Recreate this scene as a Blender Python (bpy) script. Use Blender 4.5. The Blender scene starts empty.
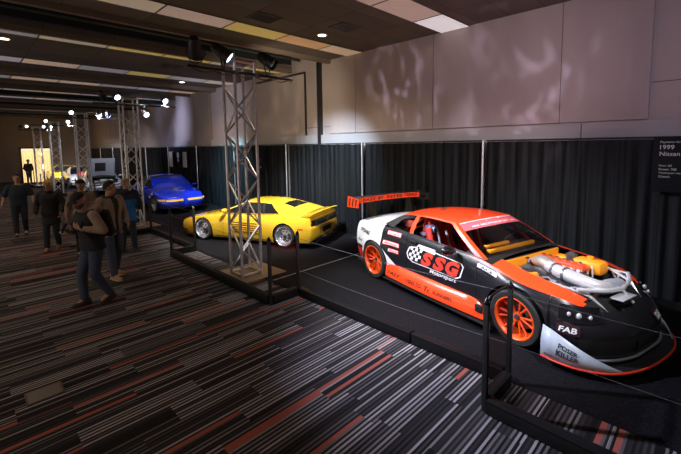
import bpy, bmesh, math, random
import numpy as np
from mathutils import Vector, Matrix, Euler
S = bpy.context.scene
COL = S.collection
PI = math.pi
rnd = random.Random(7)

# ---------------------------------------------------------------- materials
def mat(name, col, rough=.5, metal=0., var=.06, scale=30., spec=.5, coat=0., bump=0., emit=None, estr=0., alpha=1., trans=0.):
    m = bpy.data.materials.new(name); m.use_nodes = True
    nt = m.node_tree; b = nt.nodes['Principled BSDF']
    b.inputs['Roughness'].default_value = rough
    b.inputs['Metallic'].default_value = metal
    b.inputs['Specular IOR Level'].default_value = spec
    b.inputs['Coat Weight'].default_value = coat
    b.inputs['Coat Roughness'].default_value = .04
    b.inputs['Alpha'].default_value = alpha
    b.inputs['Transmission Weight'].default_value = trans
    tc = nt.nodes.new('ShaderNodeTexCoord')
    n = nt.nodes.new('ShaderNodeTexNoise'); n.inputs['Scale'].default_value = scale; n.inputs['Detail'].default_value = 3
    nt.links.new(tc.outputs['Object'], n.inputs['Vector'])
    r = nt.nodes.new('ShaderNodeValToRGB')
    c = list(col[:3])
    r.color_ramp.elements[0].position = .3; r.color_ramp.elements[1].position = .7
    r.color_ramp.elements[0].color = [x*(1-var) for x in c]+[1]
    r.color_ramp.elements[1].color = [min(1, x*(1+var)) for x in c]+[1]
    nt.links.new(n.outputs['Fac'], r.inputs['Fac'])
    nt.links.new(r.outputs['Color'], b.inputs['Base Color'])
    if bump:
        bp = nt.nodes.new('ShaderNodeBump'); bp.inputs['Strength'].default_value = bump; bp.inputs['Distance'].default_value = .01
        nt.links.new(n.outputs['Fac'], bp.inputs['Height']); nt.links.new(bp.outputs['Normal'], b.inputs['Normal'])
    if emit:
        b.inputs['Emission Color'].default_value = (*emit, 1); b.inputs['Emission Strength'].default_value = estr
    return m

class N:
    """tiny node helper"""
    def __init__(s, m):
        s.m = m; m.use_nodes = True; s.t = m.node_tree; s.b = s.t.nodes['Principled BSDF']
    def n(s, kind, **kw):
        o = s.t.nodes.new('ShaderNode'+kind)
        for k, v in kw.items(): setattr(o, k, v)
        return o
    def l(s, a, b): s.t.links.new(a, b)
    def math(s, op, a, b=None, c=None):
        o = s.n('Math', operation=op)
        for i, x in enumerate((a, b, c)):
            if x is None: continue
            if isinstance(x, (int, float)): o.inputs[i].default_value = x
            else: s.l(x, o.inputs[i])
        return o.outputs[0]

def carpet_material():
    m = bpy.data.materials.new('striped_carpet'); k = N(m)
    tc = k.n('TexCoord'); sp = k.n('SeparateXYZ'); k.l(tc.outputs['Object'], sp.inputs[0])
    x, y = sp.outputs[0], sp.outputs[1]
    row = k.math('FLOOR', k.math('DIVIDE', y, .25))
    w1 = k.n('TexWhiteNoise', noise_dimensions='1D'); k.l(row, w1.inputs['W'])
    xo = k.math('ADD', x, w1.outputs['Value'])
    pl = k.math('FLOOR', k.math('DIVIDE', xo, 1.0))
    def stripe(width, seed):
        s = k.math('FLOOR', k.math('DIVIDE', y, width))
        cb = k.n('CombineXYZ'); k.l(s, cb.inputs[0]); k.l(pl, cb.inputs[1]); cb.inputs[2].default_value = seed
        w = k.n('TexWhiteNoise', noise_dimensions='3D'); k.l(cb.outputs[0], w.inputs['Vector'])
        return w.outputs['Value']
    a = stripe(.021, 1.3); b = stripe(.063, 4.7); c = stripe(.042, 9.1)
    odd = k.math('MODULO', k.math('ADD', k.math('FLOOR', k.math('DIVIDE', y, .021)), 4000), 2)
    amp = k.math('ADD', k.math('MULTIPLY', odd, .72), .28)
    v = k.math('MULTIPLY', amp, k.math('ADD', k.math('MULTIPLY', a, .72), k.math('MULTIPLY', b, .36)))
    ramp = k.n('ValToRGB'); e = ramp.color_ramp.elements
    e[0].position = .12; e[0].color = (.006, .0055, .0075, 1)
    e[1].position = .85; e[1].color = (.42, .39, .42, 1)
    q = ramp.color_ramp.elements.new(.45); q.color = (.05, .044, .05, 1)
    k.l(v, ramp.inputs[0])
    red = k.math('GREATER_THAN', c, .962)
    mx = k.n('Mix', data_type='RGBA'); k.l(red, mx.inputs[0]); k.l(ramp.outputs[0], mx.inputs[6]); mx.inputs[7].default_value = (.40, .105, .08, 1)
    nz = k.n('TexNoise'); nz.inputs['Scale'].default_value = 220; k.l(tc.outputs['Object'], nz.inputs['Vector'])
    m2 = k.n('Mix', data_type='RGBA', blend_type='MULTIPLY'); m2.inputs[0].default_value = .45
    k.l(mx.outputs[2], m2.inputs[6]); k.l(nz.outputs['Color'], m2.inputs[7])
    k.l(m2.outputs[2], k.b.inputs['Base Color'])
    k.b.inputs['Roughness'].default_value = .85; k.b.inputs['Specular IOR Level'].default_value = .25
    bp = k.n('Bump'); bp.inputs['Strength'].default_value = .25; bp.inputs['Distance'].default_value = .004
    k.l(nz.outputs['Fac'], bp.inputs['Height']); k.l(bp.outputs['Normal'], k.b.inputs['Normal'])
    return m

def tile_ceiling_material(name, col, tx=1.28, ty=.61, joint=.012):
    m = bpy.data.materials.new(name); k = N(m)
    tc = k.n('TexCoord'); sp = k.n('SeparateXYZ'); k.l(tc.outputs['Object'], sp.inputs[0])
    fx = k.math('FRACT', k.math('DIVIDE', k.math('ADD', sp.outputs[0], 20*tx-.08), tx))
    fy = k.math('FRACT', k.math('DIVIDE', k.math('ADD', sp.outputs[1], 20*ty-.5), ty))
    j = k.math('MAXIMUM', k.math('LESS_THAN', fx, joint/tx), k.math('LESS_THAN', fy, joint/ty))
    cb = k.n('CombineXYZ'); k.l(k.math('FLOOR', k.math('DIVIDE', k.math('ADD', sp.outputs[0], 20*tx-.08), tx)), cb.inputs[0]); k.l(k.math('FLOOR', k.math('DIVIDE', k.math('ADD', sp.outputs[1], 20*ty-.5), ty)), cb.inputs[1])
    w = k.n('TexWhiteNoise', noise_dimensions='3D'); k.l(cb.outputs[0], w.inputs['Vector'])
    r = k.n('ValToRGB'); r.color_ramp.elements[0].color = [x*.8 for x in col]+[1]; r.color_ramp.elements[1].color = [x*1.15 for x in col]+[1]
    k.l(w.outputs['Value'], r.inputs[0])
    mx = k.n('Mix', data_type='RGBA'); k.l(j, mx.inputs[0]); k.l(r.outputs[0], mx.inputs[6]); mx.inputs[7].default_value = (.015, .013, .012, 1)
    k.l(mx.outputs[2], k.b.inputs['Base Color']); k.b.inputs['Roughness'].default_value = .8
    return m

def wall_material(name, col, col2):
    m = bpy.data.materials.new(name); k = N(m)
    tc = k.n('TexCoord')
    n1 = k.n('TexNoise'); n1.inputs['Scale'].default_value = .6; n1.inputs['Detail'].default_value = 4
    mp = k.n('Mapping'); mp.inputs['Scale'].default_value = (1, 1.6, .5); k.l(tc.outputs['Object'], mp.inputs[0]); k.l(mp.outputs[0], n1.inputs['Vector'])
    n2 = k.n('TexNoise'); n2.inputs['Scale'].default_value = 60; k.l(tc.outputs['Object'], n2.inputs['Vector'])
    r = k.n('ValToRGB'); r.color_ramp.elements[0].position = .35; r.color_ramp.elements[1].position = .7
    r.color_ramp.elements[0].color = (*col, 1); r.color_ramp.elements[1].color = (*col2, 1)
    k.l(n1.outputs['Fac'], r.inputs[0]); k.l(r.outputs[0], k.b.inputs['Base Color'])
    k.b.inputs['Roughness'].default_value = .7
    bp = k.n('Bump'); bp.inputs['Strength'].default_value = .12; bp.inputs['Distance'].default_value = .01
    k.l(n2.outputs['Fac'], bp.inputs['Height']); k.l(bp.outputs['Normal'], k.b.inputs['Normal'])
    return m

# ---------------------------------------------------------------- mesh builder
class MB:
    def __init__(s): s.v = []; s.f = []; s.m = []
    def add(s, verts, faces, mi=0, M=None):
        o = len(s.v)
        for p in verts:
            p = Vector(p); s.v.append(tuple(M @ p) if M else tuple(p))
        for f in faces: s.f.append(tuple(o+i for i in f)); s.m.append(mi)
    def box(s, c, d, mi=0, M=None):
        x, y, z = [q/2 for q in d]; cx, cy, cz = c
        vs = [(cx+a*x, cy+b*y, cz+e*z) for a in (-1, 1) for b in (-1, 1) for e in (-1, 1)]
        s.add(vs, [(0,1,3,2),(4,6,7,5),(0,4,5,1),(2,3,7,6),(0,2,6,4),(1,5,7,3)], mi, M)
    def bbox(s, c, d, r=.01, mi=0, M=None):
        """box with chamfered edges"""
        bm = bmesh.new(); bmesh.ops.create_cube(bm, size=1)
        for v in bm.verts: v.co = Vector((v.co.x*d[0]+c[0], v.co.y*d[1]+c[1], v.co.z*d[2]+c[2]))
        bmesh.ops.bevel(bm, geom=bm.edges[:], offset=min(r, min(d)*.45), segments=2, profile=.5, affect='EDGES')
        bm.verts.index_update()
        s.add([v.co[:] for v in bm.verts], [[v.index for v in f.verts] for f in bm.faces], mi, M); bm.free()
    def frame(s, t, up=Vector((0, 0, 1))):
        t = t.normalized()
        if abs(t.dot(up)) > .98: up = Vector((1, 0, 0))
        a = t.cross(up).normalized(); b = a.cross(t).normalized()
        return a, b
    def tube(s, pts, r, n=8, mi=0, cap=True, M=None):
        pts = [Vector(p) for p in pts]; rs = r if isinstance(r, (list, tuple)) else [r]*len(pts)
        vs = []; fs = []
        for i, p in enumerate(pts):
            t = (pts[min(i+1, len(pts)-1)]-pts[max(i-1, 0)])
            a, b = s.frame(t)
            for k in range(n):
                q = 2*PI*k/n; vs.append(p+a*math.cos(q)*rs[i]+b*math.sin(q)*rs[i])
        for i in range(len(pts)-1):
            for k in range(n):
                fs.append((i*n+k, i*n+(k+1) % n, (i+1)*n+(k+1) % n, (i+1)*n+k))
        if cap:
            fs.append(tuple(range(n))[::-1]); fs.append(tuple((len(pts)-1)*n+k for k in range(n)))
        s.add(vs, fs, mi, M)
    def lathe(s, prof, n=32, mi=0, M=None, axis='y', close=False):
        """prof: list of (axial, radius); revolve about axis"""
        vs = []; fs = []; m = len(prof)
        for k in range(n):
            q = 2*PI*k/n
            for (a, r) in prof:
                c, d = r*math.cos(q), r*math.sin(q)
                vs.append({'y': (c, a, d), 'z': (c, d, a), 'x': (a, c, d)}[axis])
        for k in range(n):
            k2 = (k+1) % n
            for i in range(m-1): fs.append((k*m+i, k*m+i+1, k2*m+i+1, k2*m+i))
            if close: fs.append((k*m+m-1, k*m, k2*m, k2*m+m-1))
        s.add(vs, fs, mi, M)
    def grid(s, rows, mi=0, M=None, flip=False):
        n = len(rows[0]); vs = [p for r in rows for p in r]; fs = []
        for i in range(len(rows)-1):
            for j in range(n-1):
                f = (i*n+j, i*n+j+1, (i+1)*n+j+1, (i+1)*n+j); fs.append(f[::-1] if flip else f)
        s.add(vs, fs, mi, M)
    def prism(s, poly, z0, z1, mi=0, M=None, plane='xy'):
        """extrude 2d polygon; plane xy -> along z, xz -> along y, yz -> along x"""
        g = {'xy': lambda a, b, c: (a, b, c), 'xz': lambda a, b, c: (a, c, b), 'yz': lambda a, b, c: (c, a, b)}[plane]
        n = len(poly)
        vs = [g(a, b, z0) for a, b in poly]+[g(a, b, z1) for a, b in poly]
        fs = [tuple(range(n))[::-1], tuple(range(n, 2*n))]+[(i, (i+1) % n, n+(i+1) % n, n+i) for i in range(n)]
        s.add(vs, fs, mi, M)
    def sphere(s, c, r, n=12, mi=0, M=None, sc=(1, 1, 1)):
        vs = []; fs = []; h = n//2
        for i in range(h+1):
            a = PI*i/h
            for k in range(n):
                b = 2*PI*k/n
                vs.append((c[0]+r*sc[0]*math.sin(a)*math.cos(b), c[1]+r*sc[1]*math.sin(a)*math.sin(b), c[2]+r*sc[2]*math.cos(a)))
        for i in range(h):
            for k in range(n): fs.append((i*n+k, (i+1)*n+k, (i+1)*n+(k+1) % n, i*n+(k+1) % n))
        s.add(vs, fs, mi, M)
    def build(s, name, mats, parent=None, angle=38, loc=None, rot=None, recalc=True, kind=None):
        me = bpy.data.meshes.new(name)
        me.from_pydata([tuple(map(float, p)) for p in s.v], [], s.f)
        if not isinstance(mats, (list, tuple)): mats = [mats]
        for m in mats: me.materials.append(m)
        me.polygons.foreach_set('material_index', s.m)
        bm = bmesh.new(); bm.from_mesh(me)
        bmesh.ops.remove_doubles(bm, verts=bm.verts, dist=1e-5)
        bmesh.ops.dissolve_degenerate(bm, edges=bm.edges, dist=1e-6)
        if recalc: bmesh.ops.recalc_face_normals(bm, faces=bm.faces)
        bm.to_mesh(me); bm.free()
        me.polygons.foreach_set('use_smooth', [True]*len(me.polygons))
        me.set_sharp_from_angle(angle=math.radians(angle))
        me.update()
        o = bpy.data.objects.new(name, me); COL.objects.link(o)
        if parent: o.parent = parent
        if loc: o.location = loc
        if rot: o.rotation_euler = rot
        if kind: o['kind'] = kind
        return o

def tag(o, label=None, cat=None, group=None, kind=None):
    if label: o['label'] = label
    if cat: o['category'] = cat
    if group: o['group'] = group
    if kind: o['kind'] = kind
    return o
def thing(name, label, cat, loc=(0, 0, 0), rz=0, group=None):
    o = bpy.data.objects.new(name, None); COL.objects.link(o); o.empty_display_size = .1
    o.location = loc; o.rotation_euler = (0, 0, rz)
    return tag(o, label, cat, group)
def copy_tree(o, parent=None, kids=None):
    c = o.copy(); COL.objects.link(c)
    if parent: c.parent = parent
    for ch in o.children: copy_tree(ch, c)
    return c

def pchip(pts):
    xs = np.array([p[0] for p in pts], float); ys = np.array([p[1] for p in pts], float)
    h = np.diff(xs); d = np.diff(ys)/h; m = np.zeros(len(xs))
    if len(xs) == 2: m[:] = d[0]
    else:
        for i in range(1, len(xs)-1):
            if d[i-1]*d[i] > 0:
                w1, w2 = 2*h[i]+h[i-1], h[i]+2*h[i-1]; m[i] = (w1+w2)/(w1/d[i-1]+w2/d[i])
        m[0], m[-1] = d[0], d[-1]
    def f(x):
        x = min(max(x, xs[0]), xs[-1]); i = min(max(int(np.searchsorted(xs, x))-1, 0), len(h)-1)
        t = (x-xs[i])/h[i]
        return float((2*t**3-3*t*t+1)*ys[i]+(t**3-2*t*t+t)*h[i]*m[i]+(-2*t**3+3*t*t)*ys[i+1]+(t**3-t*t)*h[i]*m[i+1])
    return f

def text_geo(txt, size=1., shear=0., bold=0., spacing=1.):
    """returns (verts2d, faces) of flat text centred on 0"""
    cu = bpy.data.curves.new('t', 'FONT'); cu.body = txt; cu.size = size; cu.shear = shear; cu.offset = bold
    cu.align_x = 'CENTER'; cu.align_y = 'CENTER'; cu.space_character = spacing; cu.resolution_u = 3
    ob = bpy.data.objects.new('t', cu); COL.objects.link(ob)
    me = bpy.data.meshes.new_from_object(ob.evaluated_get(bpy.context.evaluated_depsgraph_get()))
    vs = [(v.co.x, v.co.y) for v in me.vertices]; fs = [tuple(p.vertices) for p in me.polygons]
    bpy.data.objects.remove(ob); bpy.data.curves.remove(cu); bpy.data.meshes.remove(me)
    if vs:
        x0, x1 = min(v[0] for v in vs), max(v[0] for v in vs); y0, y1 = min(v[1] for v in vs), max(v[1] for v in vs)
        vs = [(a-(x0+x1)/2, b-(y0+y1)/2) for a, b in vs]
        return vs, fs, x1-x0, y1-y0
    return vs, fs, 0, 0
def text_fit(txt, w, h, shear=0., bold=0.):
    vs, fs, tw, th = text_geo(txt, 1., shear, bold)
    return [(a*w/tw, b*h/th) for a, b in vs], fs
# ---------------------------------------------------------------- camera
CAM_H = 2.4
def make_camera():
    yaw, pitch, roll = [math.radians(a) for a in (44.96922, 5.44046, -.82006)]
    f = Vector((math.sin(yaw)*math.cos(pitch), math.cos(yaw)*math.cos(pitch), -math.sin(pitch)))
    r = Vector((math.cos(yaw), -math.sin(yaw), 0)); u = r.cross(f)
    c, s = math.cos(roll), math.sin(roll)
    r, u = c*r+s*u, -s*r+c*u
    M = Matrix(((r.x, u.x, -f.x, 0), (r.y, u.y, -f.y, 0), (r.z, u.z, -f.z, CAM_H), (0, 0, 0, 1)))
    cd = bpy.data.cameras.new('camera'); cd.sensor_width = 36; cd.sensor_fit = 'HORIZONTAL'
    cd.lens = 378.916/681*36; cd.shift_y = (181.617-227)/681
    cd.clip_start = .05; cd.clip_end = 200
    o = bpy.data.objects.new('camera', cd); COL.objects.link(o); o.matrix_world = M; S.camera = o
make_camera()

# ---------------------------------------------------------------- common materials
M_black = mat('black_paint', (.012, .012, .013), .45)
M_blackgloss = mat('black_gloss', (.008, .008, .01), .15, coat=.5)
M_alu = mat('aluminium', (.72, .72, .76), .38, .85, var=.1, scale=12)
M_steel = mat('steel_dark', (.18, .18, .19), .4, .8)
M_chrome = mat('chrome', (.75, .76, .8), .12, 1., var=.04)
M_rubber = mat('tyre_rubber', (.014, .014, .015), .75)
M_white = mat('white_paint', (.75, .77, .82), .4)

CEIL = 4.8; WX = 7.6; DX = 7.36
Y0, Y1, XL = -5., 36., -5.5

# ---------------------------------------------------------------- setting
b = MB(); b.box(((XL+WX)/2, (Y0+Y1)/2, -.05), (WX-XL+.4, Y1-Y0+.4, .1)); b.build('floor', carpet_material(), kind='structure')
def stage_mat():
    m = bpy.data.materials.new('black_stage_carpet'); k = N(m); tc = k.n('TexCoord')
    n = k.n('TexNoise'); n.inputs['Scale'].default_value = 55; n.inputs['Detail'].default_value = 4; k.l(tc.outputs['Object'], n.inputs['Vector'])
    r = k.n('ValToRGB'); r.color_ramp.elements[0].position = .35; r.color_ramp.elements[1].position = .7
    r.color_ramp.elements[0].color = (.003, .003, .004, 1); r.color_ramp.elements[1].color = (.013, .013, .017, 1)
    k.l(n.outputs['Fac'], r.inputs[0]); k.l(r.outputs[0], k.b.inputs['Base Color']); k.b.inputs['Roughness'].default_value = .8
    k.b.inputs['Specular IOR Level'].default_value = .1
    bp = k.n('Bump'); bp.inputs['Strength'].default_value = .3; bp.inputs['Distance'].default_value = .005
    k.l(n.outputs['Fac'], bp.inputs['Height']); k.l(bp.outputs['Normal'], k.b.inputs['Normal'])
    return m
# black display carpet along the curtain
b = MB(); b.box(((3.74+WX-.09)/2, (Y0+Y1)/2, .003), (WX-.09-3.74, Y1-Y0, .006))
stage = b.build('display_carpet', stage_mat()); tag(stage, 'long black carpet the cars are parked on, along the curtain', 'carpet')
b = MB()
for y in (5.55,): b.box((5.4, y, .0075), (3.2, .03, .003))
tape = b.build('floor_tape', mat('grey_tape', (.2, .2, .21), .5)); tag(tape, 'thin grey strip of tape on the black carpet behind the yellow car', 'tape')

M_wall = wall_material('wall_beige', (.34, .28, .265), (.42, .35, .335))
M_wall_low = wall_material('wall_grey', (.33, .30, .30), (.38, .35, .35))
M_trim = mat('dark_trim', (.02, .018, .017), .5)
M_brown = wall_material('wall_brown', (.20, .14, .10), (.25, .18, .13))

b = MB(); b.box((WX+.1, (Y0+Y1)/2, 2.9), (.2, Y1-Y0+.4, 5.8)); b.build('wall_right', M_wall, kind='structure')
b = MB(); b.box((XL-.1, (Y0+Y1)/2, 2.9), (.2, Y1-Y0+.4, 5.8)); b.build('wall_left', M_brown, kind='structure')
b = MB(); b.box(((XL+WX)/2, Y0-.1, 2.9), (WX-XL, .2, 5.8)); b.build('wall_back', M_brown, kind='structure')
# far wall with the lit opening (x 3.1..4.95, z 0..2.55)
dx0, dx1, dz = 3.1, 4.95, 2.5
b = MB()
b.box(((XL+dx0)/2, Y1+.1, 2.9), (dx0-XL, .2, 5.8)); b.box(((dx1+WX)/2, Y1+.1, 2.9), (WX-dx1, .2, 5.8)); b.box(((dx0+dx1)/2, Y1+.1, (dz+5.8)/2), (dx1-dx0, .2, 5.8-dz))
b.build('wall_far', wall_material('wall_tan', (.30, .22, .16), (.38, .28, .21)), kind='structure')
# passage behind the opening; a glowing curtain, wall and header stand for its light
M_lit = mat('lit_passage', (.75, .6, .35), .7, emit=(1., .74, .36), estr=.75)
b = MB(); b.box(((dx0+dx1)/2, Y1+1.3, 1.3), (dx1-dx0+.6, .1, 2.9))
rows = []
for z in (0.02, 1.2, dz-.3):
    rows.append([(dx0+.06+(dx1-dx0-.12)*i/60, Y1+.55+.06*math.sin(i*1.05), z) for i in range(61)])
b2 = MB(); b2.grid(rows); d1 = b2.build('door_1', M_lit, kind='structure')
b.build('trim_1', M_lit, kind='structure')
b = MB(); b.box(((dx0+dx1)/2, Y1+.3, dz-.1), (dx1-dx0, .5, .16)); b.build('trim_2', mat('lit_header', (.9, .85, .7), .6, emit=(1, .85, .6), estr=1.0), kind='structure')
b = MB()
for x in (dx0, dx1): b.box((x, Y1-.02, dz/2), (.09, .08, dz))
b.box(((dx0+dx1)/2, Y1-.02, dz+.04), (dx1-dx0+.18, .08, .09)); b.build('trim_3', M_trim, kind='structure')
# proud lower wall band with a ledge, large raised panel, seams, black reveals, pilaster
b = MB(); b.box((WX-.04, (Y0+Y1)/2, 1.36), (.08, Y1-Y0, 2.72)); b.build('trim_4', M_wall_low, kind='structure')
b = MB(); b.box((WX-.02, (.82+7.95)/2, (2.745+CEIL)/2), (.07, 7.95-.82, CEIL-2.745)); b.build('trim_5', M_wall, kind='structure')
b = MB()
for y in (2.05, 6.95, 4.6): b.box((WX-.056, y, (2.745+CEIL)/2), (.004, .008, CEIL-2.75))
b.box((WX-.003, -2., 3.3), (.006, 5.6, .012)); b.box((WX-.082, 1.7, 2.58), (.006, .012, .27)); b.box((WX-.003, 8.6, 2.95), (.006, 1.2, .012))
b.build('trim_6', M_trim, kind='structure')
b = MB(); b.box((WX-.06, 8.36, (2.42+CEIL)/2), (.12, .11, CEIL-2.42)); b.build('trim_7', M_black, kind='structure')
b = MB(); b.box((WX-.02, 9.05, (2.72+4.62)/2), (.05, .05, 4.62-2.72)); b.box((WX-.02, 10.5, 4.62), (.05, 2.9, .05)); b.build('trim_8', M_trim, kind='structure')
b = MB(); b.box((WX-.06, 15.95, 2.9), (.16, 1.5, 5.78)); b.build('trim_9', wall_material('pilaster_brown', (.2, .155, .12), (.25, .2, .16)), kind='structure')
b = MB(); b.box((WX-.06, 27., 2.9), (.16, 1.5, 5.78)); b.build('trim_10', M_brown, kind='structure')
b = MB(); b.box((XL/2+1.55, Y1-.01, .06), (8.5, .03, .12)); b.build('baseboard_far', M_trim, kind='structure')

# ---------------------------------------------------------------- ceiling: tiled bands, black slots, bulkheads
M_tile = tile_ceiling_material('ceiling_tile', (.108, .088, .078))
M_bulk = mat('bulkhead_brown', (.15, .115, .085), .8)
M_pit = mat('slot_black', (.01, .012, .012), .9)
slots = [(8.0, 9.72), (17.3, 18.9), (26.6, 28.2)]
b = MB(); pit = MB(); y = Y0-.2
cx, w = (XL+WX)/2, WX-XL+.4
for a, e in slots+[(Y1+.2, None)]:
    b.box((cx, (y+a)/2, CEIL+.06), (w, a-y, .12)); y = e
b.build('ceiling', M_tile, kind='structure')
for i, (a, e) in enumerate(slots):
    p = MB(); p.box((cx, (a+e)/2, 5.75), (w, e-a, .1)); p.box((cx, a-.02, 5.35), (w, .04, .8)); p.box((cx, e+.02, 5.35), (w, .04, .8))
    p.build('trim_%d' % (20+i), M_pit, kind='structure')
    p = MB(); p.box((cx, a-.06, CEIL-.05), (w, .12, .1)); p.box((cx, e+.06, CEIL-.05), (w, .12, .1)); p.build('trim_%d' % (30+i), M_bulk, kind='structure')
# shallow downstand beams that band the ceiling in the distance
for i, yy in enumerate((14.9, 20.6, 23.6, 24.9, 30.1, 31.5, 33.2)):
    p = MB(); p.box((cx, yy, CEIL-.07), (w, .35, .14)); p.build('trim_%d' % (40+i), M_pit if i % 2 else M_bulk, kind='structure')
# dim pipes and cable trays inside the nearest slot
for i in range(3):
    p = MB(); p.tube([(XL, 8.35+.45*i, 5.2-.1*i), (WX-.05, 8.35+.45*i, 5.2-.1*i)], .04, 8)
    tag(p.build('ceiling_pipe', mat('pipe_dull', (.03, .04, .04), .6)), ['black pipe at the near edge of the dark ceiling slot', 'black pipe in the middle of the dark ceiling slot', 'black pipe at the far edge of the dark ceiling slot'][i], 'pipe', 'pipes in the dark ceiling slot')

# coloured light-diffuser panels in strips across the ceiling
tints = {'white': (.80, .78, .82), 'lilac': (.46, .43, .50), 'pink': (.62, .47, .42), 'peach': (.68, .49, .36), 'orange': (.66, .40, .20), 'yellow': (.66, .50, .16), 'beige': (.56, .46, .34), 'grey': (.40, .38, .40)}
MT = {}
for k, c in tints.items():
    MT[k] = mat('diffuser_'+k, c, .6, emit=c, estr={'white': .55, 'yellow': .26, 'orange': .24, 'peach': .28, 'pink': .24, 'lilac': .3, 'beige': .28}.get(k, .24))  # slight glow put into each tint to brighten the strips
M_grid = mat('ceiling_grid', (.1, .08, .07), .6)
strip_y = [(3.76, 4.42), (6.68, 7.26), (9.84, 10.5), (13.0, 13.7), (16.25, 16.9), (19.5, 20.1), (22.4, 23.), (25.6, 26.2), (29.0, 29.6), (32.1, 32.7)]
names = ['first light strip overhead', 'second light strip', 'third light strip, just past the dark slot', 'fourth light strip', 'fifth light strip', 'sixth light strip', 'seventh light strip', 'eighth light strip', 'ninth light strip', 'last light strip']
colors = [{3: 'pink', 4: 'pink', 5: 'white'}, {1: 'beige', 2: 'pink', 3: 'yellow', 4: 'orange', 5: 'peach'}, {0: 'grey', 1: 'beige', 2: 'yellow', 3: 'yellow', 4: 'beige', 5: 'yellow'}, {0: 'lilac', 1: 'peach', 2: 'grey', 3: 'yellow', 4: 'grey', 5: 'beige'}]
tr = random.Random(3)
place = ['near the camera side', 'a little in from the camera side', 'left of its middle', 'at its middle', 'one short of the wall', 'against the curtain wall']
for si, (a, e) in enumerate(strip_y):
    for k in range(6):
        if si < 4:
            if k not in colors[si]: continue
            tn = colors[si][k]
        else: tn = tr.choice(['lilac', 'grey', 'lilac', 'grey', 'peach', 'beige'])
        x0 = .08+1.28*k; x1 = min(x0+1.28, WX-.02)
        t = thing('ceiling_light_panel', '%s tinted light panel in the %s, %s' % (tn if tn != 'white' else 'bright white', names[si], place[k]), 'light panel', ((x0+x1)/2, (a+e)/2, CEIL), group='tinted light panels in the ceiling')
        hx, hy = (x1-x0)/2, (e-a)/2
        p = MB(); p.box((0, 0, -.006), (2*hx-.03, 2*hy-.03, .012)); p.build('diffuser', MT[tn], t)
        p = MB()
        for sx in (-1, 1): p.box((sx*(hx-.008), 0, -.008), (.016, 2*hy, .016))
        for sy in (-1, 1): p.box((0, sy*(hy-.008), -.008), (2*hx, .016, .016))
        p.build('frame', M_grid, t)
def vent(x, y, lab):
    t = thing('ceiling_vent', lab, 'vent', (x, y, CEIL), group='black air vents in the ceiling')
    p = MB(); p.box((0, 0, -.004), (.52, .40, .008)); p.build('backing', M_black, t)
    p = MB()
    for s in (-1, 1): p.box((s*.26, 0, -.012), (.03, .43, .024)); p.box((0, s*.2, -.012), (.55, .03, .024))
    p.build('frame', M_grid, t)
    p = MB()
    for i in range(7): p.box((0, -.16+i*.053, -.012), (.5, .012, .02))
    p.build('slats', M_steel, t)
vent(5.73, 5.55, 'square black air vent beside the round ceiling light')
vent(4.2, 6.15, 'square black air vent left of the round ceiling light')
vent(2.0, 13.9, 'black air vent beyond the dark slot, at the left')
vent(4.6, 11.6, 'black air vent between the dark slot and the small far round light')
vent(5.4, 14.5, 'black air vent near the small far round light')
def downlight(x, y, lab):
    t = thing('ceiling_downlight', lab, 'light', (x, y, CEIL), group='round ceiling lights')
    p = MB(); p.lathe([(-.012, .085), (-.016, .11), (0, .118)], 24, axis='z'); p.build('trim_ring', M_white, t)
    p = MB(); p.lathe([(-.010, 0), (-.010, .086)], 24, axis='z'); p.build('lens', mat('warm_lens', (.9, .85, .7), .4, emit=(1, .82, .55), estr=9), t)
downlight(5.76, 6.27, 'round lit ceiling light beside a black vent near the wall')
downlight(5.95, 14.1, 'small round lit ceiling light above the blue car')
downlight(.86, 11.05, 'round lit ceiling light at the far left edge')

# ---------------------------------------------------------------- pipe and drape
def drape_mat():
    m = bpy.data.materials.new('black_drape'); k = N(m); tc = k.n('TexCoord')
    mp = k.n('Mapping'); mp.inputs['Scale'].default_value = (1, 22, .6); k.l(tc.outputs['Object'], mp.inputs[0])
    n = k.n('TexNoise'); n.inputs['Scale'].default_value = 1.4; n.inputs['Detail'].default_value = 3; k.l(mp.outputs[0], n.inputs['Vector'])
    r = k.n('ValToRGB'); r.color_ramp.elements[0].position = .3; r.color_ramp.elements[1].position = .75
    r.color_ramp.elements[0].color = (.0016, .0018, .0022, 1); r.color_ramp.elements[1].color = (.010, .0115, .013, 1)
    k.l(n.outputs['Fac'], r.inputs[0]); k.l(r.outputs[0], k.b.inputs['Base Color']); k.b.inputs['Roughness'].default_value = .6
    k.b.inputs['Specular IOR Level'].default_value = .18
    return m
M_drape = drape_mat()
poles = [-3.05, .12, 3.3, 6.48, 9.68, 12.9, 16.1, 19.3, 22.5, 25.7, 28.9, 32.1, 35.3]
where = ['far right, behind the nose of the orange car', 'behind the engine of the orange car', 'behind the roof of the orange car', 'between the orange and the yellow car', 'behind the roof of the yellow car', 'behind the near truss and the yellow nose', 'to the right of the blue car', 'behind the blue car', 'just beyond the blue car', 'behind the silver car', 'behind the white car', 'at the far end of the hall']
pr = random.Random(11)
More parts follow.
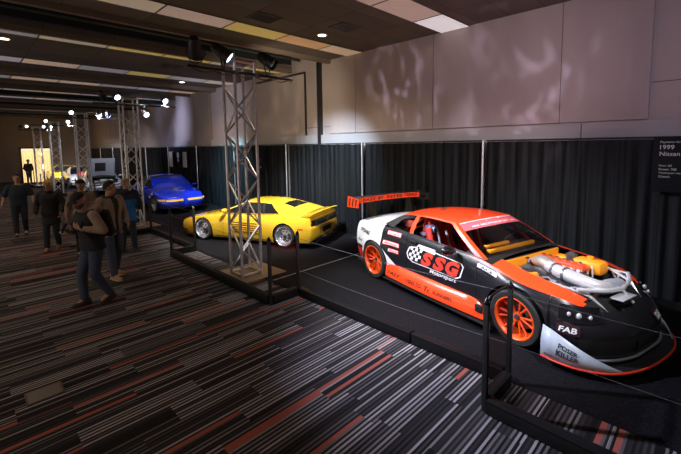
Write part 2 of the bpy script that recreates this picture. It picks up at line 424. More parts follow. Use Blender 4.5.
for i in range(len(poles)-1):
    a, e = poles[i]+.03, poles[i+1]-.03
    n = int((e-a)/(.03 if i < 6 else .05)); rows = []
    ph = [pr.uniform(0, 6.28) for _ in range(5)]
    zs = [0.015, .35, .8, 1.3, 1.8, 2.15, 2.36, 2.43]
    for z in zs:
        row = []; damp = .35+.65*(1-(z/2.43)**2)
        for j in range(n+1):
            yy = a+(e-a)*j/n
            q = math.sin(yy*34+ph[0]+1.2*math.sin(yy*3.1+ph[1]))*.030+math.sin(yy*15+ph[2]+.5*math.sin(z*1.2+yy*2))*.026+math.sin(yy*57+ph[3])*.008
            row.append((DX+q*damp, yy, z))
        rows.append(row)
    b = MB(); b.grid(rows)
    o = b.build('curtain', M_drape, angle=80, recalc=False); tag(o, 'black pleated curtain bay '+where[i], 'curtain', 'black curtain bays along the wall')
    t = thing('curtain_rail', 'slim top rail over the curtain '+where[i], 'rail', (DX, (a+e)/2, 2.452), group='curtain top rails')
    b = MB(); b.tube([(0, a-(a+e)/2, 0), (0, e-(a+e)/2, 0)], .016, 8); b.build('bar', M_black, t)
pw = ['near the right sign', 'behind the hood of the orange car', 'behind the roof of the orange car', 'left of the large rear wing', 'above the yellow car roof', 'behind the near truss', 'right of the blue car', 'left of the blue car', 'beyond the blue car', 'near the silver car', 'by the white car', 'near the far yellow car', 'at the far end']
for i, y in enumerate(poles):
    t = thing('curtain_pole', 'thin upright silver pole in the black curtain, '+pw[i], 'pole', (DX-.10, y, 0), group='curtain poles')
    b = MB(); b.tube([(0, 0, .01), (0, 0, 2.47)], .019, 10); b.build('upright', M_alu, t)
    b = MB(); b.box((-.13, 0, .012), (.3, .4, .012)); b.build('foot_plate', M_black, t)

# ---------------------------------------------------------------- signs hung on the curtain
M_sign = mat('sign_black', (.005, .006, .007), .7, spec=.15)
M_signtxt = mat('sign_text', (.62, .57, .54), .6)
def wall_text(lines, parent, M=M_signtxt, x=-.012):
    b = MB()
    for txt, yc, zc, h in lines:
        vs, fs, w, hh = text_geo(txt, 1.)
        s = h/max(hh, .01)
        b.add([(x, -(a*s)+yc-w*s/2, c*s+zc) for a, c in vs], fs)
    return b.build('lettering', M, parent, recalc=False)
def hung_sign(y, z, w, h, lab, lines, name='hanging_sign', m=None, grp=None):
    t = thing(name, lab, 'sign', (DX-.15, y, z), group=grp)
    b = MB(); b.bbox((0, 0, 0), (.015, w, h), .003); b.build('board', m or M_sign, t)
    b = MB()
    for s in (-1, 1): b.tube([(0, s*w*.35, h/2), (.13, s*w*.35, 2.45-z+.0)], .003, 5)
    b.build('hanger', M_black, t)
    if lines: wall_text(lines, t)
    return t
hung_sign(.20, 2.06, 1.0, .80, 'black information sign with white lettering at the right edge, above the orange car nose',
    [('Playstation Series', .42, .32, .035), ('1999', .42, .25, .062), ('Nissan Silvia', .42, .155, .06), ('Motor: 2JZ', .42, -.02, .03), ('Power: 700', .42, -.07, .03), ('Transmission: sequential', .42, -.125, .03), ('Chassis', .42, -.175, .03), ('A. H', .1, -.31, .07)])
hung_sign(11.1, 1.93, .56, .8, 'small black information sign on the curtain behind the yellow car, beside the near truss',
    [('1990', .2, .27, .075), ('Ferrari', .2, .2, .05), ('348 Wide', .2, .06, .04), ('Motor V8', .2, 0, .04), ('Custom', .2, -.06, .035), ('GAS', .06, -.22, .06)])
M_banner = mat('banner_beige', (.38, .33, .28), .6)
hung_sign(18.85, 1.86, .42, .72, 'beige hanging banner above the blue car roof, leftmost of three', [], 'hanging_banner', M_banner, 'banners above the blue car')
hung_sign(17.25, 1.86, .42, .70, 'grey beige hanging banner above the blue car roof, rightmost of three', [], 'hanging_banner', mat('banner_grey', (.36, .34, .33), .6), 'banners above the blue car')
t = hung_sign(17.95, 2.0, .45, .62, 'dark hanging banner with a pale blue round mark, middle of three above the blue car', [], 'hanging_banner', M_sign, 'banners above the blue car')
b = MB(); b.lathe([(-.012, 0), (-.012, .15)], 24, axis='x', M=Matrix.Translation((0, 0, .05))); b.build('round_mark', mat('pale_blue', (.5, .55, .85), .5), t)
b = MB(); b.lathe([(-.012, 0), (-.012, .09)], 24, axis='x', M=Matrix.Translation((0, 0, -.18))); b.build('round_mark', mat('pale_pink', (.5, .4, .6), .5), t)

# ---------------------------------------------------------------- barrier: low curbs, posts, cables, screens
M_curb = mat('curb_black', (.006, .006, .007), .5, bump=.05, spec=.2)
M_curbcap = mat('curb_cap', (.007, .007, .008), .55, spec=.15)
def curb(x0, y0, x1, y1, lab, h=.135, wd=.09):
    t = thing('barrier_curb', lab, 'barrier', ((x0+x1)/2, (y0+y1)/2, 0), math.atan2(y1-y0, x1-x0), 'low black curbs of the barrier')
    L = math.hypot(x1-x0, y1-y0)
    b = MB(); b.bbox((0, 0, h/2+.004), (L, wd, h-.008), .006); b.build('plinth', M_curb, t)
    b = MB(); b.bbox((0, 0, h), (L-.002, wd+.014, .014), .004); b.build('cap_strip', M_curbcap, t)
    return t
def post(x, y, lab, h=1.05):
    t = thing('barrier_post', lab, 'post', (x, y, 0), 0, 'black square barrier posts')
    b = MB(); b.bbox((0, 0, h/2-.02), (.045, .045, h-.06), .004); b.build('shaft', M_black, t)
    b = MB(); b.bbox((0, 0, .006), (.05, .05, .012), .003); b.build('foot', M_black, t)
    b = MB(); b.lathe([(h-.05, .03), (h-.035, .032), (h-.02, .022), (h+.005, .008), (h+.012, 0)], 12, axis='z'); b.build('cap', M_blackgloss, t)
    return t
XM, XJ = 3.70, 3.16
boxes = [(-1.9, 1.37, 'gate box at the right'), (4.70, 8.52, 'box around the near truss'), (11.4, 14.7, 'box around the second truss'), (17.6, 21.2, 'box around the third truss'), (24., 27.5, 'box around the fourth truss'), (30.3, 33.9, 'box around the last truss')]
seg = [(1.42, 2.5, 'short black curb stretch beside the gate box, in front of the orange car'), (2.52, 4.66, 'black curb stretch in front of the orange car rear'), (8.56, 11.36, 'black curb stretch in front of the yellow car nose'), (14.74, 17.56, 'black curb stretch left of the blue car'), (21.24, 23.96, 'black curb stretch by the silver car'), (27.54, 30.26, 'black curb stretch by the far cars')]
for a, e, lab in seg: curb(XM, a, XM, e, lab)
for a, e, lab in boxes:
    curb(XJ, a+.03, XJ, e-.03, 'long outer curb of the '+lab)
    curb(XJ+.03, e, XM-.03, e, 'short curb at the left end of the '+lab)
    if a > -1: curb(XJ+.03, a, XM-.03, a, 'short curb at the right end of the '+lab)
    post(XJ, e, 'outer post at the left corner of the '+lab); post(XM, e, 'inner post at the left corner of the '+lab)
    if a > -1: post(XJ, a, 'outer post at the right corner of the '+lab); post(XM, a, 'inner post at the right corner of the '+lab)
M_cable = mat('grey_cable', (.10, .10, .11), .45, .4)
def cable(p, q, lab, sag=.02):
    p, q = Vector(p), Vector(q); pts = []
    for i in range(13):
        t = i/12; c = p.lerp(q, t); c.z -= 4*sag*t*(1-t); pts.append(c)
    b = MB(); b.tube(pts, .0026, 6); tag(b.build('barrier_cable', M_cable), lab, 'cable', 'thin cables of the barrier')
for z, w_ in ((.94, 'upper'), (.42, 'lower')):
    cable((XM, 1.34, z), (XM+.12, -1.9, z), w_+' thin cable running right from the gate box post', .03)
    cable((XM, 4.67, z), (XM, 1.40, z), w_+' thin cable in front of the orange car', .03)
    cable((XM, 11.37, z), (XM, 8.55, z), w_+' thin cable in front of the yellow car nose', .03)
    cable((XJ, 4.73, z), (XJ, 8.49, z), w_+' thin cable on the outer side of the near truss box', .03)
    cable((XM, 17.57, z), (XM, 14.73, z), w_+' thin cable left of the blue car', .03)
# gate box: bent top rail and tinted screen between its two posts
b = MB(); b.tube([(XJ+.024, 1.37, 1.0), (XJ+.06, 1.37, 1.045), (XM-.06, 1.37, 1.045), (XM-.024, 1.37, 1.0)], .011, 8)
tag(b.build('gate_rail', M_black), 'thin black rail joining the tops of the two gate posts', 'rail')
def tinted():
    m = bpy.data.materials.new('tinted_screen'); k = N(m)
    g = k.n('BsdfGlossy'); g.inputs['Roughness'].default_value = .08; t = k.n('BsdfTransparent'); t.inputs['Color'].default_value = (.86, .80, .76, 1)
    tc = k.n('TexCoord'); n = k.n('TexNoise'); n.inputs['Scale'].default_value = 40; k.l(tc.outputs['Object'], n.inputs['Vector'])
    mx = k.n('MixShader'); k.l(k.math('MULTIPLY', n.outputs['Fac'], .03), mx.inputs[0]); k.l(t.outputs[0], mx.inputs[1]); k.l(g.outputs[0], mx.inputs[2])
    k.l(mx.outputs[0], k.t.nodes['Material Output'].inputs[0])
    return m
M_tint = tinted()
def screen(y, lab):
    b = MB(); b.box(((XJ+XM)/2, y, .55), (XM-XJ-.06, .006, .74)); o = b.build('barrier_screen', M_tint); tag(o, lab, 'screen', 'clear screens between the posts')
screen(1.37, 'tinted clear screen between the two gate posts at the right')
screen(4.70, 'tinted clear screen between the posts right of the near truss')
screen(8.52, 'tinted clear screen between the posts left of the near truss')

# floor socket lid in the carpet
t = thing('floor_box', 'small grey floor socket lid set in the striped carpet', 'floor box', (.41, 4.6, 0))
b = MB(); b.bbox((0, 0, .004), (.27, .22, .008), .003); b.build('lid', mat('lid_grey', (.16, .14, .13), .6), t)
b = MB(); b.bbox((0, 0, .003), (.30, .25, .006), .002); b.build('rim', mat('lid_rim', (.06, .055, .05), .5), t)

# ---------------------------------------------------------------- truss towers
M_plate = mat('tan_plate', (.20, .14, .085), .5, .2)
TY = [6.22, 12.62, 19.0, 25.4, 31.9]; TX = 3.66; TH = 3.92
def truss(name_label):
    t = thing('truss_tower', name_label, 'truss', (TX, TY[0], 0), 0, 'aluminium truss towers')
    h = .2
    b = MB(); b.bbox((.08, 0, .0165), (1.0, .95, .018), .004); b.build('base_plate', M_plate, t)
    for sx in (-1, 1):
        for sy in (-1, 1):
            b = MB(); b.tube([(sx*h, sy*h, .02), (sx*h, sy*h, TH)], .027, 10); b.build('chord', M_alu, t)
    pitch = .42; n = int((TH-.3)/pitch)
    for f in range(4):
        b = MB()
        for i in range(n):
            z0 = .12+i*pitch; z1 = z0+pitch
            s = 1 if (i+f) % 2 else -1
            p, q = (-s*h, z0), (s*h, z1)
            P = [(p[0], -h, p[1]), (q[0], -h, q[1])] if f == 0 else [(p[0], h, p[1]), (q[0], h, q[1])] if f == 1 else [(-h, p[0], p[1]), (-h, q[0], q[1])] if f == 2 else [(h, p[0], p[1]), (h, q[0], q[1])]
            b.tube(P, .017, 6)
        for z in (.06, TH-.04):
            P = [(-h, -h, z), (h, -h, z)] if f == 0 else [(-h, h, z), (h, h, z)] if f == 1 else [(-h, -h, z), (-h, h, z)] if f == 2 else [(h, -h, z), (h, h, z)]
            b.tube(P, .016, 6)
        b.build('lacing', M_alu, t)
    b = MB(); b.bbox((0, 0, TH), (.46, .46, .012), .003); b.build('top_plate', M_steel, t)
    return t
tl = ['tall silver truss tower in front of the yellow car, nearest of the row', 'silver truss tower left of the blue car, second of the row', 'silver truss tower third of the row, behind the man in the grey jacket', 'silver truss tower fourth of the row, before the far yellow car', 'farthest silver truss tower, in front of the lit doorway']
T0 = truss(tl[0])
for i in range(1, 5):
    c = copy_tree(T0); c.location = (TX, TY[i], 0); c['label'] = tl[i]
for i, y in enumerate(TY):
    x0, x1 = (2.62, 4.66) if i == 0 else (2.7, 4.95)
    t = thing('lighting_bar', 'black horizontal lamp bar across the '+['nearest', 'second', 'third', 'fourth', 'farthest'][i]+' truss tower', 'bar', (0, y-.253, 0), 0, 'lamp bars on the truss towers')
    b = MB(); b.tube([(x0, 0, 3.68), (x1, 0, 3.68)], .024, 10); b.build('pipe', M_black, t)
    b = MB()
    for sx in (-1, 1): b.bbox((TX+sx*.2, .0, 3.68), (.07, .05, .07), .008)
    b.build('clamp', M_steel, t)
# ---------------------------------------------------------------- stage lamps
M_lens_on = mat('lamp_lens_lit', (.9, .93, 1), .3, emit=(.82, .88, 1.), estr=6)
M_lens_off = mat('lamp_lens_dark', (.03, .04, .08), .1, coat=1)
def spot_fixture(x, y, aim, lab, lit, z=3.68, up=True, big=False, parts=True):
    """par can on a yoke, clamped to the bar; aim is a world point"""
    k = 1.12 if big else .85
    dz = .24*k if up else -.24*k
    z = z+.0245 if up else z-.0245
    t = thing('stage_lamp', lab, 'lamp', (x, y, z), 0, 'stage lamps on the truss bars')
    c = Vector((0, 0, dz)); d = (Vector(aim)-Vector((x, y, z+dz))).normalized()
    q = d.to_track_quat('Z', 'Y').to_matrix().to_4x4(); Mx = Matrix.Translation(c) @ q
    b = MB(); b.lathe([(-.17*k, 0), (-.165*k, .06*k), (-.10*k, .085*k), (.02*k, .095*k), (.13*k, .10*k), (.135*k, .108*k), (.15*k, .108*k), (.15*k, .098*k), (.125*k, .09*k)], 20, axis='z', M=Mx); b.build('housing', M_black, t)
    b = MB(); b.lathe([(.128*k, .0), (.122*k, .045*k), (.118*k, .092*k)], 20, axis='z', M=Mx); b.build('lens', M_lens_on if lit else M_lens_off, t)
    b = MB(); s = q @ Vector((1, 0, 0)); r = .125*k
    e1, e2 = c+s*r, c-s*r; hz = Vector((0, 0, -.16*k if up else .16*k))
    b.tube([e1, e1+hz*.6, c+hz*1.25+s*r*.5, c+hz*1.25-s*r*.5, e2+hz*.6, e2], .011*k, 6); b.tube([c+hz*1.25, (0, 0, 0)], .012*k, 6); b.build('yoke', M_black, t)
    b = MB(); b.bbox((0, 0, .024 if up else -.024), (.06, .06, .048), .008); b.build('clamp', M_steel, t)
    return t
ORG = (5.5, 2.6, .7); YEL = (5.6, 8.6, .6); BLU = (5.5, 15.8, .7)
bar = [y-.253 for y in TY]
spot_fixture(2.76, bar[0], (5, 9.5, .8), 'large dark stage lamp at the left end of the nearest lamp bar', False, big=True)
spot_fixture(3.22, bar[0], (6.2, 3.2, .8), 'lit stage lamp on the nearest lamp bar, just left of the truss', True, big=True)
spot_fixture(4.10, bar[0], (6.4, 2.2, 1.0), 'large dark stage lamp right of the nearest truss top', False, big=True)
spot_fixture(2.95, bar[1], (5, 15, 1), 'dark stage lamp at the left end of the second lamp bar', False)
spot_fixture(3.28, bar[1], (4.2, 8, 1.5), 'lit stage lamp left of the second truss top', True)
spot_fixture(4.04, bar[1], (4.6, 8, 1.2), 'lit stage lamp hanging right of the second truss top', True, up=False)
spot_fixture(4.62, bar[1], (5, 8, 1.2), 'lit stage lamp at the right end of the second lamp bar', True)
spot_fixture(3.3, bar[2], (3.4, 12, 2), 'lit stage lamp left of the third truss top', True)
spot_fixture(4.3, bar[2], (6, 21, 1), 'dark stage lamp right of the third truss top', False)
spot_fixture(4.62, bar[2], (6, 22, 1), 'dark stage lamp at the right end of the third lamp bar', False)
spot_fixture(3.3, bar[3], (3.0, 15, 2.2), 'lit stage lamp left of the fourth truss top', True)
spot_fixture(4.25, bar[3], (3.8, 15, 2.2), 'lit stage lamp right of the fourth truss top', True)
spot_fixture(2.85, bar[4], (2.6, 36, 2.2), 'dark stage lamp at the left end of the farthest lamp bar', False)
spot_fixture(3.15, bar[4], (2.6, 15, 2.2), 'lit stage lamp at the left of the farthest truss top', True)
spot_fixture(4.02, bar[4], (3., 15, 2.4), 'lit stage lamp just right of the farthest truss top', True)
spot_fixture(4.4, bar[4], (3.6, 15, 2.2), 'lit stage lamp at the right end of the farthest lamp bar', True)
# loose black wiring looped along the nearest bar
b = MB()
pts = [(2.66, bar[0]-.04, 3.66)]
for i in range(40):
    x = 2.66+i*.05; pts.append((x, bar[0]-.048+.01*math.sin(i), 3.65-.05*abs(math.sin(i*.42))))
b.tube(pts, .009, 6); tag(b.build('lamp_wiring', M_black), 'black cable looped along the nearest lamp bar', 'cable')

# ---------------------------------------------------------------- light
def spot(loc, aim, power, col=(1, 1, 1), ang=40, blend=.6, size=.12):
    l = bpy.data.lights.new('spot_light', 'SPOT'); l.energy = power; l.color = col; l.spot_size = math.radians(ang); l.spot_blend = blend; l.shadow_soft_size = size
    o = bpy.data.objects.new('spot_light', l); COL.objects.link(o); o.location = loc
    o.rotation_euler = (Vector(aim)-Vector(loc)).to_track_quat('-Z', 'Y').to_euler()
    return o
def area(loc, aim, power, col, sx, sy):
    l = bpy.data.lights.new('wash', 'AREA'); l.shape = 'RECTANGLE'; l.size = sx; l.size_y = sy; l.energy = power; l.color = col
    o = bpy.data.objects.new('wash', l); COL.objects.link(o); o.location = loc
    o.rotation_euler = (Vector(aim)-Vector(loc)).to_track_quat('-Z', 'Y').to_euler()
    return o
W1 = (1., .95, .95); COOL = (.74, .78, 1.)
spot((.9, 5.6, 4.7), (4.9, 1.4, .2), 2600, COOL, 52, .9, .10)         # ceiling lamp that throws the post shadows
spot((3.3, -.3, 4.0), (5.6, 3.0, .7), 1000, W1, 70, .8)              # truss just right of the frame, on the orange car
spot((3.42, 5.9, 3.95), (5.1, 3.7, .8), 1250, W1, 60, .8)
spot((4.1, 6.3, 3.98), (5.6, 8.4, .5), 1500, W1, 70, .8)
spot((3.3, 12.3, 3.9), (5.2, 9.2, .6), 1300, W1, 60, .8)
spot((4.6, 12.3, 3.9), (5.9, 15.2, .8), 1900, (.7, .78, 1), 70, .8)
spot((4.62, 12.4, 3.9), (7.3, 13.2, 1.0), 6500, (.4, .8, 1), 60, .9)
spot((4.3, 6.45, 3.95), (7.3, 7.6, 1.5), 1800, (.65, .82, 1), 60, .9)
spot((3.9, 12.4, 3.9), (5.05, 12.5, 0), 900, (.8, .9, 1), 26, .9)  # added spot standing in for the pale reflection on the floor
spot((4.3, 18.7, 3.9), (5.5, 23.2, .9), 4500, W1, 80, .8)
spot((4.3, 25., 3.9), (5.6, 28., .8), 2800, W1, 80, .8)
spot((4.3, 31.5, 3.9), (5.2, 32.5, .8), 2500, (1, .9, .75), 80, .8)
# wall washes
spot((4.3, 18.7, 3.9), (7.6, 19.4, 3.8), 1700, (.58, .64, 1), 80, .9)
spot((4.5, 12.7, 3.9), (7.6, 14.2, 3.8), 160, (.8, .8, 1), 80, .9)
spot((4.6, 6.2, 3.9), (7.6, 10.2, 3.5), 260, (1, .84, .62), 85, .9)
spot((4.3, .2, 3.4), (7.6, 4.6, 3.7), 170, (.95, .76, .88), 85, .9)
spot((4.3, .2, 3.4), (7.6, 1.6, 3.5), 100, (.82, .70, 1), 85, .9)
def gobo(loc, aim, power, col, ang, scale, seed, lo, hi, stretch=(1, 1, 1)):
    """added patterned spot standing in for light thrown back by car glass and chrome"""
    o = spot(loc, aim, power, col, ang, 1., .05); l = o.data; l.use_nodes = True; nt = l.node_tree
    em = nt.nodes['Emission']; g = nt.nodes.new('ShaderNodeNewGeometry'); mp = nt.nodes.new('ShaderNodeMapping'); mp.inputs['Scale'].default_value = stretch; mp.inputs['Location'].default_value = (seed, seed*.7, seed*.3)
    n = nt.nodes.new('ShaderNodeTexNoise'); n.inputs['Scale'].default_value = scale; n.inputs['Detail'].default_value = 2; n.inputs['Distortion'].default_value = 1.2
    mr = nt.nodes.new('ShaderNodeMapRange'); mr.inputs['From Min'].default_value = lo; mr.inputs['From Max'].default_value = hi
    nt.links.new(g.outputs['Incoming'], mp.inputs['Vector']); nt.links.new(mp.outputs['Vector'], n.inputs['Vector']); nt.links.new(n.outputs['Fac'], mr.inputs['Value']); nt.links.new(mr.outputs['Result'], em.inputs['Strength'])
gobo((5.4, 4.2, 1.3), (7.6, 5.4, 3.6), 650, (.84, .70, 1), 40, 4, 2.3, .54, .72, (3, 3, .9))
gobo((5.4, 2.0, 1.3), (7.6, 2.9, 3.5), 420, (.82, .72, 1), 64, 4, 5.1, .52, .75, (2, 2, 1))
gobo((5.3, 8.4, 1.3), (7.6, 9.6, 3.5), 160, (1, .88, .70), 70, 4, 1.2, .45, .75, (2, 2, 1))
# ceiling downlights, with more added beyond the modelled fixtures for ambient light
for x, y in ((5.76, 6.27), (5.95, 14.1), (.86, 11.05), (-1.5, 6.3), (1, 17), (1, 24), (0, 30), (-2, 14), (-2, 22), (-1.5, 1)):
    spot((x, y, 4.74), (x, y, 0), 130, (1, .74, .5), 130, .8, .1)
# added warm fill before the left wall, lifting the ceiling and hall
area((-5.3, 9, 1.6), (0, 9, 4.0), 280, (1, .83, .72), 26, 2.2)
# faint uniform world background around the hall
w = bpy.data.worlds.new('hall'); S.world = w; w.use_nodes = True
w.node_tree.nodes['Background'].inputs[0].default_value = (.05, .05, .06, 1); w.node_tree.nodes['Background'].inputs[1].default_value = .1
S.view_settings.view_transform = 'Standard'; S.view_settings.look = 'None'; S.view_settings.gamma = 1; S.view_settings.exposure = 0
S.view_settings.use_curve_mapping = False
S.cycles.max_bounces = 6
S.cycles.use_denoising = True
# ---------------------------------------------------------------- cars
def se(a, n):  # superellipse power
    return math.copysign(abs(a)**(2/n), a)
class Shell:
    """a car body skin: flank + rounded ends (wall), deck, greenhouse; car frame x forward, y left, z up"""
    def __init__(s, sp):
        s.sp = sp
        s.W = pchip(sp['W']); s.zb = pchip(sp['belt']); s.z0 = pchip(sp['bottom']); s.zc = pchip(sp['crown'])
        s.inf = pchip(sp['inset']); s.inn = pchip(sp.get('nose', sp['inset'])); s.intl = pchip(sp.get('tail', sp['inset']))
        s.rows = sp.get('rows', [0, .1, .22, .36, .5, .64, .76, .86, .93, .98, 1])
        xr, xf = sp['xr'], sp['xf']
        xs = set(np.round(np.arange(xr, xf+.001, .045), 4)); xs.add(xf)
        for (xa, za, R) in sp['arches']:
            for k in range(19):
                q = PI*k/18; xs.add(round(xa-R*math.cos(q)*.9999, 5))
            xs.add(round(xa-R*1.003, 5)); xs.add(round(xa+R*1.003, 5))
        xs = sorted(x for x in xs if xr <= x <= xf)
        pts = []
        for k in range(14, 0, -1):
            a = PI/2*k/14; pts.append((xr-sp['Lr']*se(math.sin(a), sp['nr']), s.W(xr)*se(math.cos(a), sp['nr']) if k < 14 else 0))
        pts += [(x, s.W(x)) for x in xs]
        for k in range(1, 19):
            a = PI/2*k/18; pts.append((xf+sp['Lf']*se(math.sin(a), sp['nf']), s.W(xf)*se(math.cos(a), sp['nf']) if k < 18 else 0))
        s.out = pts
        P = np.array(pts); T = np.gradient(P, axis=0); T /= np.linalg.norm(T, axis=1)[:, None]
        s.nor = [(-t[1], t[0]) for t in T]        # outward normal on the +y side
        s.nor[0] = (-1, 0); s.nor[-1] = (1, 0)
        s.arc = np.concatenate([[0], np.cumsum(np.linalg.norm(np.diff(P, axis=0), axis=1))])
        s.i_f = 14+len(xs)-1
    def inset(s, x, h):
        sp = s.sp
        if x > sp['xf']:
            e = ((x-sp['xf'])/sp['Lf'])**.8; return s.inf(h)*(1-e)+s.inn(h)*e
        if x < sp['xr']:
            e = ((sp['xr']-x)/sp['Lr'])**.8; return s.inf(h)*(1-e)+s.intl(h)*e
        return s.inf(h)
    def flare(s, x, z):
        f = 0
        for (xa, za, R) in s.sp['arches']:
            d = math.hypot(x-xa, z-za); f = max(f, s.sp.get('flare', 0)*math.exp(-((d-R)/.11)**2))
        return f
    def bot(s, x, y):
        z = s.z0(x)
        if abs(y) > .55:
            for (xa, za, R) in s.sp['arches']:
                if abs(x-xa) < R: z = max(z, za+math.sqrt(R*R-(x-xa)**2))
        return z
    def wall_pt(s, i, z, side, off=0):
        x, y = s.out[i]; nx, ny = s.nor[i]
        h = (z-s.z0(x))/(s.zb(x)-s.z0(x)); d = -s.inset(x, h)+(s.flare(x, z) if s.sp['xr'] < x < s.sp['xf'] else 0)+off
        if i in (0, len(s.out)-1): return (x+nx*d, 0, z)
        return (x+nx*d, side*max(0, y+ny*d), z)
    def flank(s, x, z, side, off=.004):
        h = (z-s.z0(x))/(s.zb(x)-s.z0(x))
        return (x, side*(s.W(x)-s.inset(x, h)+s.flare(x, z)+off), z)
    def nose(s, arc, z, side, off=.005):
        """arc: metres along the outline forward from the end of the flank"""
        a = s.arc[s.i_f]+arc; i = int(np.searchsorted(s.arc, a))-1; i = max(0, min(i, len(s.out)-2))
        t = (a-s.arc[i])/(s.arc[i+1]-s.arc[i]); p, q = Vector(s.wall_pt(i, z, side, off)), Vector(s.wall_pt(i+1, z, side, off))
        return tuple(p.lerp(q, t))
    def deck_z(s, x, y):
        i = min(range(len(s.out)), key=lambda k: abs(s.out[k][0]-x)); Y = max(.05, s.out[i][1]-s.inset(x, 1))
        return s.zb(x)+(s.zc(x)-s.zb(x))*(1-min(1, abs(y)/Y)**s.sp.get('pc', 2.4))
    def build(s, parent, mats, cls_wall, cls_deck):
        parts = {}
        def put(name): return parts.setdefault(name, MB())
        for side in (-1, 1):
            cols = []
            for i, (x, y) in enumerate(s.out):
                b = s.bot(x, y); t = s.zb(x)
                cols.append([s.wall_pt(i, b+(t-b)*r, side) for r in s.rows])
            for i in range(len(cols)-1):
                for j in range(len(s.rows)-1):
                    q = [cols[i][j], cols[i+1][j], cols[i+1][j+1], cols[i][j+1]]
                    cx = sum(p[0] for p in q)/4; cz = sum(p[2] for p in q)/4
                    c = cls_wall(cx, sum(p[1] for p in q)/4, (s.rows[j]+s.rows[j+1])/2, cz)
                    if c: put(c[0] if not c[0].endswith('*') else c[0][:-1]+('|L' if side > 0 else '|R')).add(q, [(0, 1, 2, 3) if side < 0 else (3, 2, 1, 0)], c[1])
        M = 16; vv = [-1+2*k/M for k in range(M+1)]
        rows = []
        for i, (x, y) in enumerate(s.out):
            L = Vector(s.wall_pt(i, s.zb(x), 1)); r = []
            for v in vv:
                r.append((L.x, L.y*v, s.zb(x)+(s.zc(x)-s.zb(x))*(1-abs(v)**s.sp.get('pc', 2.4))))
            rows.append(r)
        for i in range(len(rows)-1):
            for j in range(M):
                q = [rows[i][j], rows[i+1][j], rows[i+1][j+1], rows[i][j+1]]
                cx = sum(p[0] for p in q)/4; cy = sum(p[1] for p in q)/4
                c = cls_deck(cx, cy)
                if c: put(c[0]).add(q, [(0, 1, 2, 3)], c[1])
        # underbody tray and wheel wells
        ub = MB(); zt = min(p[1] for p in s.sp['bottom'])+.03
        poly = [(x, max(0, y-.03)) for x, y in s.out]; poly = poly+[(x, -y) for x, y in poly[::-1]]
        poly = [p for k, p in enumerate(poly) if k == 0 or math.hypot(p[0]-poly[k-1][0], p[1]-poly[k-1][1]) > .02]
        cut = []
        for x, y in poly:
            for (xa, za, R) in s.sp['arches']:
                if abs(x-xa) < R+.01 and abs(y) > .5: y = math.copysign(.52, y)
            cut.append((x, y))
        ub.prism(cut, zt, zt+.02)
        for (xa, za, R) in s.sp['arches']:
            for side in (-1, 1):
                Yo = s.W(xa)-.03; r0 = []; r1 = []
                for k in range(13):
                    q = -.25+(PI+.5)*k/12; r0.append((xa+R*math.cos(q), side*Yo, za+R*math.sin(q))); r1.append((xa+R*math.cos(q), side*.5, za+R*math.sin(q)))
                ub.grid([r0, r1]); ub.add(r1, [tuple(range(13))])
        ub.build('underbody', M_black, parent)
        out = {}
        for nm, mb in parts.items():
            o = mb.build(nm.split('|')[0], mats, parent, angle=50, recalc=False); out[nm] = o
        return out
    # greenhouse -------------------------------------------------
    def greenhouse(s, parent, mats, g, cls_side, cls_ws, cls_rw, cls_roof=None):
        parts = {}
        def put(name): return parts.setdefault(name, MB())
        yb, yt, zbf, zt = pchip(g['yb']), pchip(g['yt']), pchip(g['zb']), pchip(g['zt'])
        V = g.get('v', [0, .06, .3, .6, .86, .94, 1]); cols = g['cols']; K = []
        for a, b in zip(cols[:-1], cols[1:]):
            n = max(1, int(abs(b[0]-a[0])/.12))
            for k in range(n): t = k/n; K.append((a[0]+(b[0]-a[0])*t, a[1]+(b[1]-a[1])*t))
        K.append(cols[-1])
        def sp_(x0, x1, v, side):
            B = Vector((x0, yb(x0), zbf(x0))); T = Vector((x1, yt(x1), zt(x1))); p = B.lerp(T, v); p.y += g.get('bulge', .03)*math.sin(PI*v); p.y *= side
            return tuple(p)
        nk = len(K)
        for side in (-1, 1):
            for i in range(nk-1):
                for j in range(len(V)-1):
                    q = [sp_(*K[i], V[j], side), sp_(*K[i+1], V[j], side), sp_(*K[i+1], V[j+1], side), sp_(*K[i], V[j+1], side)]
                    xm = (K[i][0]+K[i+1][0])/2
                    c = cls_side(xm, (V[j]+V[j+1])/2, side)
                    if c: put(c[0]+('|L' if side > 0 else '|R')).add(q, [(0, 1, 2, 3) if side > 0 else (3, 2, 1, 0)], c[1])
        Wn = [-1, -.93, -.8, -.6, -.4, -.2, 0, .2, .4, .6, .8, .93, 1]
        def line(end, w, v):
            x0, x1 = K[0] if end == 0 else K[-1]
            bb, bt, cb, ct = (g['bow_wb'], g['bow_wt'], g['cr_wb'], g['cr_t']) if end == 0 else (-g['bow_rb'], -g['bow_rt'], g['cr_rb'], g['cr_t'])
            k = 1-w*w
            B = Vector((x0+bb*k, yb(x0)*w, zbf(x0)+cb*k)); T = Vector((x1+bt*k, yt(x1)*w, zt(x1)+ct*k))
            p = B.lerp(T, v)
            sb = sp_(x0, x1, v, 1)[1]-(yb(x0)+(yt(x1)-yb(x0))*v)
            p.y += sb*w; p.z += g.get('ws_bulge', .02)*math.sin(PI*v); 
            return p
        VW = g.get('vw', [0, .04, .15, .3, .45, .6, .72, .82, .94, 1])
